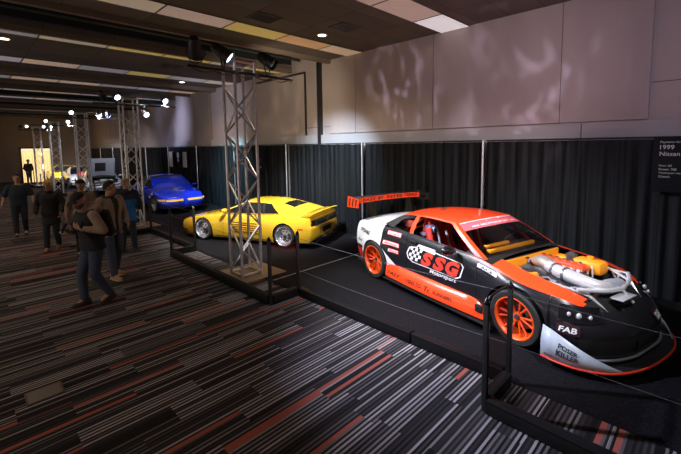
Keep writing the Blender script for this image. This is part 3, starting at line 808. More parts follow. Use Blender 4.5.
        for end, cls in ((0, cls_ws), (1, cls_rw)):
            R = []
            for v in VW:
                r = []
                for w in Wn:
                    p = line(end, w, v)
                    if abs(w) == 1: p = Vector(sp_(*(K[0] if end == 0 else K[-1]), v, 1 if w > 0 else -1))
                    elif g.get('ws_bulge', .02): p.z -= g.get('ws_bulge', .02)*math.sin(PI*v)*abs(w)**4
                    r.append(tuple(p))
                R.append(r)
            for j in range(len(VW)-1):
                for i in range(len(Wn)-1):
                    q = [R[j][i], R[j][i+1], R[j+1][i+1], R[j+1][i]]
                    c = cls((Wn[i]+Wn[i+1])/2, (VW[j]+VW[j+1])/2)
                    if c: put(c[0]).add(q, [(0, 1, 2, 3) if end == 0 else (3, 2, 1, 0)], c[1])
        R = []; x0, x1 = K[0][1], K[-1][1]
        for (a, xt) in K:
            r = []; t = (x0-xt)/(x0-x1)
            for w in Wn:
                k = 1-w*w
                r.append((xt+g['bow_wt']*k*(1-t)-g['bow_rt']*k*t, yt(xt)*w, zt(xt)+g['cr_t']*k*(1+g.get('cr_mid', .3)*math.sin(PI*t))))
            R.append(r)
        for i in range(nk-1):
            for j in range(len(Wn)-1):
                q = [R[i][j], R[i][j+1], R[i+1][j+1], R[i+1][j]]; put('roof').add(q, [(0, 1, 2, 3)], g.get('roof_mi', 0))
        return {nm: mb.build(nm.split('|')[0], mats, parent, angle=50, recalc=False) for nm, mb in parts.items()}

def make_wheel(parent, x, y, r, w, rim_mat, style, side, hub_mat, camber=0., rimf=.74, steer=0.):
    """side +1: outer face towards +y. Tyre is the part; rim, disc, hub its sub-parts"""
    def P(q): return [(side*a, b) for a, b in q]
    rr = r*rimf; h = w/2
    b = MB(); b.lathe(P([(-h*.8, rr*.98), (-h*.98, rr*1.06), (-h, r*.93), (-h*.86, r*.985), (-h*.5, r), (0, r*1.002), (h*.5, r), (h*.86, r*.985), (h, r*.93), (h*.98, rr*1.06), (h*.8, rr*.98)]), 40)
    for k in (-.45, -.15, .15, .45):
        pass
    t = b.build('wheel', M_rubber, parent, loc=(x, y, r+abs(math.sin(camber))*w*.5), rot=(camber, 0, steer))
    b = MB(); b.lathe(P([(-h*.85, rr), (-h*.6, rr*.93), (h*.0, rr*.86), (h*.45, rr*.88), (h*.7, rr*.93), (h*.92, rr*.955), (h*1.0, rr*1.0), (h*.98, rr*1.045), (h*.85, rr*1.03)]), 40)
    if style == 'spoke':
        n = 6
        for k in range(n):
            for d in (-.14, .14):
                q = 2*PI*k/n+d*1.5; q2 = 2*PI*k/n+d*.55
                p0 = Vector((math.cos(q2)*rr*.16, side*h*.36, math.sin(q2)*rr*.16)); p1 = Vector((math.cos(q)*rr*.90, side*h*.66, math.sin(q)*rr*.90))
                b.tube([p0, p0.lerp(p1, .5)+Vector((0, side*h*.02, 0)), p1], [rr*.055, rr*.05, rr*.062], 6)
        b.lathe(P([(h*.2, rr*.24), (h*.42, rr*.24), (h*.46, rr*.2), (h*.46, 0)]), 24)
    elif style == 'dish':
        b.lathe(P([(h*.0, rr*.87), (h*.10, rr*.80), (h*.20, rr*.60), (h*.24, rr*.36), (h*.34, rr*.24), (h*.36, 0)]), 40)
    else:
        n = 5
        for k in range(n):
            q = 2*PI*k/n
            p0 = Vector((math.cos(q)*rr*.15, side*h*.5, math.sin(q)*rr*.15)); p1 = Vector((math.cos(q)*rr*.92, side*h*.6, math.sin(q)*rr*.92))
            b.tube([p0, p1], [rr*.13, rr*.10], 6)
        b.lathe(P([(h*.3, rr*.22), (h*.6, rr*.22), (h*.62, 0)]), 20)
    rim_o = b.build('rim', rim_mat, t)
    if style == 'dish':
        for k in range(8):
            q = 2*PI*(k+.5)/8; b = MB(); b.lathe(P([(h*.20, .0), (h*.265, 0), (h*.265, rr*.085), (h*.18, rr*.085)]), 14, M=Matrix.Translation((math.cos(q)*rr*.50, 0, math.sin(q)*rr*.50))); b.build('rim_hole', M_black, t)
    b = MB(); b.lathe(P([(-h*.3, rr*.2), (-h*.3, rr*.68), (-h*.22, rr*.68), (-h*.22, rr*.2)]), 32); b.build('brake_disc', M_steel, t)
    b = MB(); b.lathe(P([(h*.15, rr*.18), (h*.4, rr*.17), (h*.56, rr*.12), (h*.58, 0)]), 20); b.build('hub', hub_mat, t)
    return t
def quad_decal(shell, poly, f, n=6):
    """poly: 4 corners (u,z) bl, br, tr, tl -> rows of surface points through f(u,z)"""
    R = []
    for j in range(n+1):
        t = j/n; l = (poly[0][0]+(poly[3][0]-poly[0][0])*t, poly[0][1]+(poly[3][1]-poly[0][1])*t); r = (poly[1][0]+(poly[2][0]-poly[1][0])*t, poly[1][1]+(poly[2][1]-poly[1][1])*t)
        R.append([f(l[0]+(r[0]-l[0])*i/n, l[1]+(r[1]-l[1])*i/n) for i in range(n+1)])
    return R
def text_decal(b, txt, c, w, h, f, shear=0, bold=0, slope=0, mi=0):
    vs, fs = text_fit(txt, w, h, shear, bold)
    b.add([f(c[0]+p, c[1]+q+slope*p) for p, q in vs], fs, mi)
# ================================================================ orange and black drift coupe
ORANGE = (.90, .066, .013)
M_or = mat('orange_paint', ORANGE, .28, coat=.6, var=.03)
M_orw = mat('orange_rim', (.90, .10, .012), .35, var=.03)
M_amber = mat('amber_plastic', (.85, .30, .015), .35, var=.05)
M_red = mat('red_trim', (.62, .03, .02), .5)
M_redfab = mat('red_fabric', (.55, .03, .025), .85)
M_pink = mat('pink_film', (.75, .13, .16), .3, var=.05)
M_decal = mat('decal_white', (.8, .8, .83), .4)
M_decalred = mat('decal_red', (.78, .05, .03), .4)
M_dark = mat('interior_dark', (.012, .012, .015), .7)
M_can = mat('canard_silver', (.36, .42, .50), .35)
def glass(name, col, fac=.15, rough=.05):
    m = bpy.data.materials.new(name); k = N(m)
    g = k.n('BsdfGlossy'); g.inputs['Roughness'].default_value = rough; t = k.n('BsdfTransparent'); t.inputs['Color'].default_value = (*col, 1)
    lw = k.n('Fresnel'); lw.inputs['IOR'].default_value = 1.5
    tc = k.n('TexCoord'); n = k.n('TexNoise'); n.inputs['Scale'].default_value = 3; k.l(tc.outputs['Object'], n.inputs['Vector'])
    mx = k.n('MixShader'); k.l(k.math('ADD', lw.outputs[0], k.math('MULTIPLY', n.outputs['Fac'], fac*.3)), mx.inputs[0]); k.l(t.outputs[0], mx.inputs[1]); k.l(g.outputs[0], mx.inputs[2])
    k.l(mx.outputs[0], k.t.nodes['Material Output'].inputs[0]); return m
M_glass = glass('clear_glass', (.72, .76, .8)); M_dglass = glass('smoked_glass', (.16, .17, .19))
def livery():
    m = bpy.data.materials.new('drift_livery'); k = N(m)
    tc = k.n('TexCoord'); sp = k.n('SeparateXYZ'); k.l(tc.outputs['Object'], sp.inputs[0]); x, y, z = sp.outputs
    lt = lambda a, b: k.math('LESS_THAN', a, b)
    gt = lambda a, b: k.math('GREATER_THAN', a, b)
    edge = k.math('ADD', -1.20, k.math('MULTIPLY', k.math('MAXIMUM', k.math('SUBTRACT', .64, z), 0), 1.25))
    white = lt(x, edge)
    rearlow = k.math('MULTIPLY', lt(x, -1.80), lt(z, .50))
    rearred = k.math('MULTIPLY', lt(x, -1.80), lt(z, .43))
    orange = k.math('MULTIPLY', k.math('MULTIPLY', gt(z, k.math('ADD', .805, k.math('MULTIPLY', k.math('SUBTRACT', x, 1.19), -.145))), gt(x, .28)), lt(x, 2.02))
    def mix(f, a, b):
        q = k.n('Mix', data_type='RGBA'); k.l(f, q.inputs[0])
        if isinstance(a, tuple): q.inputs[6].default_value = (*a, 1)
        else: k.l(a, q.inputs[6])
        q.inputs[7].default_value = (*b, 1); return q.outputs[2]
    c = mix(white, (.010, .010, .013), (.80, .84, .92)); c = mix(rearlow, c, (.012, .012, .014)); c = mix(rearred, c, (.62, .03, .02)); c = mix(orange, c, ORANGE)
    k.l(c, k.b.inputs['Base Color']); k.b.inputs['Roughness'].default_value = .3; k.b.inputs['Coat Weight'].default_value = .5; k.b.inputs['Coat Roughness'].default_value = .05
    return m
M_liv = livery()
CAR_O = (5.68, 2.728, .008); ROT_O = math.radians(-104.13)
oc = thing('drift_car', 'orange and black racing coupe with open engine bay and large rear wing', 'car', CAR_O, ROT_O)
so = dict(xr=-1.98, Lr=.27, nr=3.0, xf=1.77, Lf=.60, nf=2.35,
    W=[(-1.98, .85), (-1.40, .915), (-.95, .88), (0, .87), (.85, .88), (1.385, .915), (1.77, .88)],
    belt=[(-2.25, .90), (-1.98, .94), (-1.5, .98), (-.6, .955), (.2, .925), (.8, .885), (1.2, .82), (1.7, .745), (2.05, .655), (2.32, .57)],
    bottom=[(-2.25, .22), (-1.9, .20), (-1., .15), (1., .15), (1.8, .13), (2.32, .13)],
    crown=[(-2.25, .95), (-1.98, 1.0), (-1.3, 1.04), (-.6, 1.0), (.8, .95), (1.1, .915), (1.7, .82), (2.05, .72), (2.32, .60)],
    inset=[(0, .05), (.2, .02), (.5, .0), (.72, .005), (.9, .03), (1, .075)],
    nose=[(0, .05), (.15, .02), (.45, .0), (.62, .02), (.8, .09), (.93, .16), (1, .20)],
    tail=[(0, .1), (.3, .02), (.6, .0), (.9, .04), (1, .07)],
    arches=[(-1.40, .33, .365), (1.385, .34, .385)], flare=.035, pc=3.2)
SO = Shell(so)
def cw(x, y, h, z):
    if x < -1.83: return ('rear_bumper', 0)
    if x < -.62: return ('rear_quarter*', 0)
    if x < .80: return ('door*', 0)
    if x < 1.79: return ('front_fender*', 0)
    return ('front_bumper', 0)
def cd(x, y):
    if x < -1.22: return ('boot_lid', 0)
    if x < .84: return None
    if x < .99: return ('cowl', 1)
    if x < 2.02 and abs(y) < .66-.14*max(0, x-1.3): return None
    if x > 2.02: return ('nose_panel', 1)
    return ('front_fender|'+('L' if y > 0 else 'R'), 2)
po = SO.build(oc, [M_liv, M_black, M_or], cw, cd)
gho = dict(cols=[(.86, .20), (.76, .11), (-.48, -.50), (-.57, -.585), (-1.02, -.80), (-1.30, -.90)],
    yb=[(-1.3, .75), (-.5, .815), (.5, .815), (.86, .795)], yt=[(-.95, .58), (-.4, .625), (.2, .61)],
    zb=[(-1.3, .985), (-.6, .955), (.2, .925), (.86, .885)], zt=[(-.95, 1.20), (-.6, 1.245), (-.2, 1.26), (.2, 1.245)],
    bow_wb=.14, bow_wt=.09, cr_wb=.045, bow_rb=.10, bow_rt=.05, cr_rb=.05, cr_t=.04, bulge=.025, roof_mi=0)
def csd(x, v, side):
    if v > .94: return ('roof_rail', 0)
    if v < .06: return ('window_sill', 1)
    if x > .76: return ('windshield_pillar', 0)
    if -.57 < x < -.48: return ('door_pillar', 0)
    if x > -.48: return None
    if x > -1.02: return ('quarter_window', 2)
    return ('rear_pillar', 1)
def cws(w, v):
    if v > .94: return ('roof', 0)
    if abs(w) > .93: return ('windshield_edge|'+('L' if w > 0 else 'R'), 0)
    if v > .72: return ('visor_banner', 3)
    if v < .04: return ('windshield_frame', 1)
    return ('windshield', 2)
def crw(w, v):
    if abs(w) > .8 or v > .9: return ('rear_window_frame', 1)
    return ('rear_window', 4)
pg = SO.greenhouse(oc, [M_or, M_black, M_glass, M_pink, M_dglass], gho, csd, cws, crw)
# --- side skirts, flared out below the doors
for side in (-1, 1):
    rows = []
    for x in np.linspace(-1.06, .98, 24):
        t = (x+1.06)/2.04
        yo = .895+.035*math.sin(PI*t)
        top = .36-.06*max(0, (t-.9)/.1); rows.append([(x, side*(SO.W(x)-.03), top+.015), (x, side*(SO.W(x)+.008), top), (x, side*(yo+.015), .28), (x, side*(yo+.03), .19), (x, side*(yo+.03), .15), (x, side*(yo-.02), .14)])
    b = MB(); b.grid(rows)
    o = b.build('side_skirt', M_or, oc)
    b = MB(); b.box((-.03, side*.91, .115), (2.08, .12, .02)); b.build('skirt_blade', M_black, o)
    # front scoop of the skirt
    b = MB(); b.bbox((.90, side*.926, .28), (.11, .035, .10), .01); b.build('skirt_vent', M_black, o)
# skirt lettering
fsk = lambda u, z: (u, -(.895+.035*math.sin(PI*(u+1.06)/2.04)+.015+.0035+.015*max(0, (.28-z)/.09)), z)
b = MB(); 
for tx, u, w_, h_ in (('FAST', -.82, .34, .055), ('USED TO', -.33, .36, .06), ('Tc', -.02, .12, .075), ('RUNNERS', .28, .36, .045)):
    b = MB(); text_decal(b, tx, (u, .235), w_, h_, fsk, .2, .01); b.build('skirt_lettering', M_black, oc, recalc=False)
# --- door badge: outlined, chequered flag + big red letters
fl = lambda u, z: SO.flank(u, z, -1, .005)
fl2 = lambda u, z: SO.flank(u, z, -1, .008)
fl3 = lambda u, z: SO.flank(u, z, -1, .011)
b = MB()
outl = [(-.56, .66), (-.53, .58), (-.42, .535), (.46, .525), (.55, .57), (.60, .73), (.55, .77), (.06, .80), (.04, .835), (-.30, .845), (-.34, .80), (-.50, .77)]
ctr = (.0, .66); n = len(outl)
big = outl
# white rim as a ring of quads, dense along each edge
for i in range(n):
    a, c = outl[i], outl[(i+1) % n]
    R = []
    for k in range(9):
        t = k/8; p = (a[0]+(c[0]-a[0])*t, a[1]+(c[1]-a[1])*t)
        q = (ctr[0]+(p[0]-ctr[0])*.965, ctr[1]+(p[1]-ctr[1])*.91); R.append([fl(*p), fl(*q)])
    b.grid(R)
b.grid(quad_decal(SO, [(-.27, .785), (.06, .765), (.05, .81), (-.28, .83)], fl2))
text_decal(b, 'Motorsport', (.22, .495), .52, .075, fl3, .25, .02, 0)
b.build('door_badge', M_decal, oc, recalc=False)
b = MB(); b.grid(quad_decal(SO, [(-.07, .455), (.50, .455), (.52, .535), (-.05, .535)], fl2)); b.build('badge_backing', M_black, oc, recalc=False)
b = MB(); sq = .052
for i in range(5):
    for j in range(4):
        u, z = -.52+i*sq+.016*j, .575+j*sq
        if (i+j) % 2: b.grid(quad_decal(SO, [(u, z), (u+sq, z), (u+sq+.016, z+sq), (u+.016, z+sq)], fl2, 2))
b.build('chequered_flag', M_decal, oc, recalc=False)
for i, ch in enumerate('SSG'):
    b = MB(); text_decal(b, ch, (-.105+i*.255, .657), .265, .215, fl2, .3, .06); b.build('badge_letter', M_decalred, oc, recalc=False)
# --- rear quarter stickers
b = MB(); text_decal(b, 'SPEARE', (-1.72, .80), .40, .075, fl, .3, .02, -.05); b.build('quarter_lettering', M_black, oc, recalc=False)
b = MB(); text_decal(b, 'RacE', (-1.90, .60), .18, .05, fl, .3, .015); b.build('quarter_lettering', M_black, oc, recalc=False)
for (u, z, w, h, tx) in ((-.90, .895, .34, .07, 'Endless'), (-.95, .72, .40, .075, 'Motorex'), (-.89, .605, .26, .065, 'Works')):
    b = MB(); b.grid(quad_decal(SO, [(u-w/2, z-h/2), (u+w/2, z-h/2), (u+w/2, z+h/2), (u-w/2, z+h/2)], fl)); o = b.build('quarter_sticker', M_decalred, oc, recalc=False)
    b = MB(); b.grid(quad_decal(SO, [(u-w/2+.012, z-h/2+.01), (u+w/2-.012, z-h/2+.01), (u+w/2-.012, z+h/2-.01), (u-w/2+.012, z+h/2-.01)], fl2)); text_decal(b, tx, (u, z), w*.8, h*.5, fl3, .2, .02, 0, 1); b.build('sticker_face', [M_decal, M_decalred], o, recalc=False)
# fender stickers
b = MB(); b.grid(quad_decal(SO, [(.80, .795), (1.12, .745), (1.12, .79), (.80, .84)], fl)); text_decal(b, 'ACE', (.96, .792), .2, .03, fl2, 0, .03, -.155, 1); b.build('fender_sticker', [M_decal, M_black], oc, recalc=False)
# door line, handle, mirror
b = MB(); b.tube([fl(-.60, z) for z in np.linspace(.38, .95, 12)], .004, 5); b.tube([fl(.80, z) for z in np.linspace(.38, .86, 12)], .004, 5); b.build('door_seam', M_dark, oc)
for side in (-1, 1):
    b = MB(); b.sphere((.42, side*.98, .935), 1, 16, sc=(.07, .105, .062)); b.tube([(.42, side*.85, .905), (.42, side*.93, .92)], .02, 8); o = b.build('door_mirror', M_blackgloss, oc)
    b = MB(); b.sphere((.365, side*.985, .937), 1, 12, sc=(.02, .085, .045)); b.build('mirror_glass', M_chrome, o)
    b = MB(); b.bbox((-.42, side*(SO.W(-.42)+.002), .865), (.17, .025, .04), .008); b.build('door_handle', M_black, oc)
# banner lettering on the windshield visor (white marks)
def ws_pt(w, v, off=.006):
    x0, x1 = .86, .20; k = 1-w*w
    B = Vector((x0+.14*k, .795*w, .885+.045*k)); T = Vector((x1+.09*k, .61*w, 1.245+.04*k)); p = B.lerp(T, v); p.y += .025*math.sin(PI*v)*w
    p.z += .02*math.sin(PI*v)*(1-abs(w)**4); return tuple(p+Vector((.5, 0, .86))*off)
fws = lambda u, z: ws_pt(u, z)
b = MB(); text_decal(b, 'MOTORSPORT', (.0, .79), .95, .055, fws, 0, .03)
for q in ((-.62, .79, .18, .03), (.66, .79, .2, .03), (-.2, .89, .05, .02), (.25, .90, .05, .025)): b.grid(quad_decal(SO, [(q[0]-q[2]/2, q[1]-q[3]/2), (q[0]+q[2]/2, q[1]-q[3]/2), (q[0]+q[2]/2, q[1]+q[3]/2), (q[0]-q[2]/2, q[1]+q[3]/2)], fws, 3))
b.grid(quad_decal(SO, [(-.93, .925), (.93, .925), (.93, .945), (-.93, .945)], fws, 10))
b.build('banner_lettering', M_decal, pg['visor_banner'], recalc=False)
# roof scoops / aerial marks
b = MB()
for x, y in ((-.62, .02), (-.52, -.08), (-.45, -.18)): b.bbox((x, y, 1.292), (.10, .05, .02), .006)
b.build('roof_vent', M_black, oc)
b = MB(); b.bbox((.10, .22, 1.262), (.10, .36, .03), .01); b.build('roof_scoop', M_black, oc)
# --- wing
b = MB(); prof = []
for k in range(21):
    q = 2*PI*k/20; c = math.cos(q); prof.append((-2.10+.16*c, .036*math.sin(q)*(1-.35*c)+.03*c*c))
rows = []
for j in range(25):
    t = -1+2*j/24; y = t*.90; dz = .03*(1-t*t)
    rows.append([(p[0], y, 1.30+dz+p[1]-.10*(p[0]+2.1)) for p in prof])
b.grid(rows); b.add(rows[0], [tuple(range(21))]); b.add(rows[-1], [tuple(range(21))])
wing = b.build('rear_wing', mat('wing_dark', (.025, .02, .03), .35), oc)
for side in (-1, 1):
    b = MB(); b.prism([(-2.30, 1.18), (-1.90, 1.20), (-1.90, 1.36), (-2.28, 1.40)], side*.90, side*.912, plane='xz'); o = b.build('wing_endplate', M_or if side < 0 else M_black, wing)
    b = MB()
    for k in range(3): b.prism([(-2.24+.11*k, 1.21), (-2.20+.11*k, 1.21), (-2.17+.11*k, 1.36), (-2.21+.11*k, 1.36)], side*.912, side*.916, plane='xz')
    b.build('endplate_stripes', M_black, o)
    b = MB(); b.prism([(-2.16, .93), (-1.92, .96), (-2.02, 1.31), (-2.14, 1.31)], side*.46, side*.47, plane='xz'); b.build('wing_stand', M_black, wing)
# lettering on the front-facing top of the wing, orange
fw = lambda u, z: (-2.10+.165*math.cos(z), u, 1.30+.03*(1-(u/.9)**2)+.036*math.sin(z)*(1-.35*math.cos(z))+.03*math.cos(z)**2-.10*.165*math.cos(z)+.006)
def wing_surf(u, v):
    # v 0 (leading edge) .. 1 towards the rear, on the upper skin
    q = .05+v*1.35; c = math.cos(q)
    x = -2.10+.16*c; z = 1.30+.03*(1-(u/.9)**2)+.036*math.sin(q)*(1-.35*c)+.03*c*c-.10*(.16*c)
    return (x+.004*c, u, z+.006)
# the lettering strip stands along the leading edge of the wing
ed = lambda u, v: (-1.945+.004+.0*v, u, 1.292+.03*(1-(u/.9)**2)+v)
b = MB(); b.grid([[ed(-.86+1.52*i/20, v) for i in range(21)] for v in (-.012, .085)]); st = b.build('wing_strip', M_or, wing, recalc=False)
ed2 = lambda u, v: (-1.938, u, 1.292+.03*(1-(u/.9)**2)+v)
for tx, c, w in (('FAST', -.62, .30), ('BY', -.35, .14), ('ESTES', .0, .40), ('TERRA', .43, .36)): b = MB(); text_decal(b, tx, (c, .037), w, .06, ed2, 0, .02); b.build('wing_lettering', M_black, wing, recalc=False)
# --- front: splitter, red lip, canard fences, intakes, lamps, tags
def spl(t):
    """t -1..1 around the front; returns x,y of the splitter outline"""
    a = t*PI/2; return (1.76+.74*abs(math.cos(a))**.75, .98*math.copysign(abs(math.sin(a))**.8, a))
ol = [spl(-1+2*k/48) for k in range(49)]
b = MB(); b.prism(ol+[(1.76, .5), (1.76, -.5)], .085, .10); sp_o = b.build('front_splitter', M_black, oc)
b = MB(); b.tube([(x, y, .092) for x, y in ol], .012, 6); b.build('splitter_edge', mat('edge_red', (.85, .05, .02), .4), sp_o)
for side in (-1, 1):
    rows = []
    for k in range(16):
        t = k/15; x, y = spl(side*(1-.62*t)); ins = .985
        h = .31*(1-t)**1.05+.004; rows.append([(x-.01, y*ins, .10), (x-.015-.01*(1-t), y*ins-side*.02*(1-t), .10+h*.5), (x-.02, y*ins-side*.05*(1-t), .10+h)])
    b = MB(); b.grid(rows)
    o = b.build('splitter_fence', M_can, oc); md = o.modifiers.new('thick', 'SOLIDIFY'); md.thickness = .008
    def ff(u, v, side=side):
        t = u; x, y = spl(side*(1-.62*t)); h = .31*(1-t)**1.05+.004
        return (x-.015+.006, y*.985-side*.035*(1-t)*v+side*.008, .10+h*v)
    b = MB()
    if side < 0:
        for (tx, c, w, hh) in (('POSER', (.27, .62), .24, .22), ('KILLER', (.27, .33), .28, .24)):
            vs, fs = text_fit(tx, w, hh, .1, .03); b.add([ff(c[0]+p, c[1]+q) for p, q in vs], fs)
        vs, fs = text_fit('GARAGE', .16, .06, .1, .02); b.add([ff(.10+p, .09+q) for p, q in vs], fs)
        b.build('fence_lettering', M_black, o, recalc=False)
# lower intake, grille bars, tow
b = MB()
for k in range(25):
    pass
R = [[SO.nose(.30+ (1.18)*i/20 if i <= 20 else 0, z, -1, .006) for i in range(21)] for z in (.17, .24, .31, .36)]
b.grid(R); R = [[SO.nose(.30+1.18*i/20, z, 1, .006) for i in range(21)] for z in (.17, .24, .31, .36)]; b.grid(R)
b.build('lower_intake', mat('intake_black', (.004, .004, .005), .8), oc)
b = MB(); b.tube([SO.nose(.35+a, .15, -1, .05) for a in np.linspace(0, .62, 12)]+[SO.nose(.35+a, .15, 1, .05) for a in np.linspace(.62, 0, 12)], .014, 8); b.build('bumper_tube', mat('tube_grey', (.25, .27, .32), .3, .5), oc)
M_lampglass = mat('lamp_glass', (.8, .85, .95), .2, .5)
# head lamps: dark glossy pods with bright reflectors
for side in (-1, 1):
    R = [[SO.nose(.10+.50*i/8, .505+ (SO.zb(2.0)-.03-.505+.03*(1-i/8))*t, side, .010) for i in range(9)] for t in (0, .33, .66, 1)]
    b = MB(); b.grid(R); o = b.build('headlamp', M_blackgloss, oc)
    for a, z, r in ((.20, .585, .030), (.30, .575, .040), (.43, .56, .030)):
        p = Vector(SO.nose(a, z, side, .018)); b = MB(); b.sphere(p, r, 12, sc=(.6, .8, .9)); b.build('lamp_reflector', M_lampglass, o)
# sponsor tags on the bumper
for side, tx, a0, z in ((-1, 'FAB', .20, .43), (1, 'SCALE', .84, .43)):
    b = MB(); s = -side
    F = lambda u, v, side=side, a0=a0: SO.nose(a0+(u if side < 0 else -u), v, side, .012)
    F2 = lambda u, v, side=side, a0=a0: SO.nose(a0+(u if side < 0 else -u), v, side, .016)
    b.grid(quad_decal(SO, [(-.11, z-.055), (.11, z-.055), (.11, z+.055), (-.11, z+.055)], F)); o = b.build('bumper_tag', mat('tag_black', (.03, .008, .012), .5), oc, recalc=False)
    b = MB(); text_decal(b, tx, (0, z), .17, .06, F2, .15, .03); b.build('tag_lettering', M_decal, o, recalc=False)
b = MB(); b.bbox((2.17, -.14, .70), (.13, .32, .012), .004); b.build('radiator_plate', mat('plate_silver', (.6, .62, .66), .35, .5), oc)
# --- engine bay
b = MB()
b.box((1.52, 0, .30), (1.1, 1.2, .02)); b.box((1.0, 0, .58), (.03, 1.3, .60)); b.box((2.06, 0, .42), (.03, 1.0, .30))
for s in (-1, 1): b.prism([(1.0, .3), (2.06, .3), (2.06, .58), (1.7, .69), (1.3, .75), (1.0, .80)], s*.60-.01, s*.60+.01, plane='xz')
b.build('engine_bay', M_dark, oc)
b = MB(); b.box((1.03, 0, .80), (.03, 1.18, .16))
for s in (-1, 1): b.bbox((1.22, s*.52, .76), (.36, .16, .10), .03)
b.build('firewall_panel', M_amber, oc)
b = MB(); b.bbox((1.38, .0, .62), (.62, .30, .30), .04); b.build('engine_block', M_steel, oc)
b = MB(); b.bbox((1.34, .13, .815), (.62, .17, .09), .03); o = b.build('valve_cover', mat('cover_red', (.75, .07, .02), .3, coat=.5), oc)
b = MB()
for k in range(6): b.lathe([(.0, .022), (.03, .022), (.035, 0)], 10, axis='z', M=Matrix.Translation((1.10+k*.095, .13, .855)))
b.build('coil_cap', M_chrome, o)
b = MB(); b.bbox((1.58, .36, .80), (.36, .24, .17), .05); b.lathe([(0, .04), (.04, .04), (.045, 0)], 14, axis='z', M=Matrix.Translation((1.58, .36, .88))); o = b.build('coolant_tank', M_amber, oc)
b = MB()
for k in range(6): b.tube([(1.40+k*.055, .235, .70), (1.40+k*.055, .21, .84)], .010, 6)
b.build('tank_fins', M_decal, o)
M_alloy = mat('polished_alloy', (.78, .79, .83), .26, .55)
# intake plumbing
b = MB(); b.tube([(1.10, -.08, .82), (1.20, -.12, .85), (1.34, -.20, .86), (1.44, -.26, .85)], [.05, .08, .09, .06], 16); b.build('turbo_housing', mat('cast_alloy', (.55, .52, .48), .4, .7), oc)
b = MB(); b.tube([(1.40, -.24, .85), (1.55, -.31, .84), (1.72, -.345, .83), (1.86, -.345, .81), (1.96, -.31, .785), (2.0, -.24, .765), (2.01, -.16, .755)], .078, 18); o = b.build('intake_pipe', M_alloy, oc)
b = MB()
for p, q in (((1.50, -.287, .843), (1.525, -.297, .842)), ((1.64, -.33, .834), (1.665, -.334, .833))): b.tube([p, q], .088, 18)
b.build('hose_clamp', M_steel, o)
b = MB(); b.tube([(2.0, -.14, .755), (2.02, -.02, .745), (2.03, .10, .735)], [.08, .088, .08], 18); b.build('air_filter', mat('filter_grey', (.3, .32, .38), .6, .3), oc)
for s in (-1, 1):
    b = MB(); b.lathe([(-.08, .07), (.02, .075), (.03, .05), (.05, .03), (.055, 0)], 18, axis='z', M=Matrix.Translation((1.28, s*.50, .84))); b.build('strut_top', M_steel, oc)
b = MB(); b.tube([(1.20, -.38, .70), (1.20, -.38, .93)], .02, 10); b.tube([(1.20, -.38, .93), (1.20, -.38, .935)], .032, 10); b.build('hood_prop', M_chrome, oc)
b = MB(); r = random.Random(5)
for k in range(4):
    x, y = 1.12+.2*k, -.50+.06*math.sin(k*2.2); b.tube([(x, y, .66), (x+.06, y+.02, .74), (x+.16, y+.05, .76), (x+.24, y+.10, .68)], .016, 7)
for k in range(4): b.bbox((1.12+.14*k, -.42+.04*(k % 2), .70), (.08, .08, .09), .015)
b.build('hoses', mat('hose_grey', (.32, .33, .36), .35, .6), oc)
b = MB()
for k in range(7): b.tube([(1.10+.09*k, .02, .80), (1.11+.09*k, -.06, .83), (1.13+.09*k, -.11, .78)], .022, 8)
b.build('runners', M_alloy, oc)
# tubular front frame
b = MB()
b.tube([(1.90, -.56, .775), (2.05, -.36, .765), (2.12, -.06, .755), (2.06, .26, .765), (1.95, .50, .775)], .024, 10)
b.tube([(2.06, .26, .765), (1.80, .42, .80), (1.62, .50, .80)], .016, 8); b.tube([(1.95, .50, .775), (1.80, .42, .80)], .014, 8); b.tube([(2.12, -.06, .755), (2.22, -.02, .62)], .016, 8)
for s in (-1, 1):
    b.tube([(1.45, s*.60, .78), (1.80, s*.55, .76), (2.0, s*.46, .70)], .016, 8); b.tube([(2.0, s*.46, .70), (2.16, s*.36, .52)], .016, 8)
b.tube([(1.75, .56, .76), (1.86, .42, .68), (2.02, .30, .69)], .013, 8); b.tube([(1.86, .50, .76), (1.90, .34, .70)], .013, 8); b.tube([(2.04, .15, .69), (2.14, .12, .5)], .013, 8)
b.build('tube_frame', M_alloy, oc)
b = MB(); b.bbox((1.96, .06, .50), (.07, .86, .34), .01); b.build('radiator', M_steel, oc)
# --- cabin
b = MB(); b.box((-.2, 0, .22), (2.1, 1.44, .03)); b.box((-1.2, 0, .6), (.03, 1.4, .76)); b.box((.82, 0, .55), (.03, 1.4, .62)); b.build('cabin_floor', M_dark, oc)
b = MB(); b.bbox((.66, 0, .82), (.42, 1.40, .18), .05); o = b.build('dashboard', M_dark, oc)
b = MB(); b.bbox((.80, -.14, .955), (.05, 1.0, .05), .006); b.bbox((.72, -.36, 1.0), (.05, .50, .04), .006); b.build('dash_strip', M_amber, o)
def seat(y):
    b = MB(); b.bbox((-.15, y, .40), (.48, .46, .14), .05)
    Mr = Matrix.Translation((-.38, y, .75)) @ Matrix.Rotation(-.25, 4, 'Y')
    b.bbox((0, 0, 0), (.12, .44, .66), .05, M=Mr); b.bbox((.0, 0, .34), (.11, .30, .20), .05, M=Mr)
    for s in (-1, 1): b.bbox((.06, s*.22, .1), (.14, .05, .4), .02, M=Mr); b.bbox((-.12, y+s*.22, .45), (.46, .05, .14), .02)
    o = b.build('seat', M_redfab, oc)
    b = MB()
    for s in (-1, 1): b.tube([(-.30, y+s*.09, 1.0), (-.22, y+s*.10, .75), (-.12, y+s*.06, .50)], .022, 6)
    b.build('harness', M_decal, o)
seat(-.36); seat(.36)
b = MB(); Mw = Matrix.Translation((.40, .36, .86)) @ Matrix.Rotation(math.radians(-65), 4, 'Y')
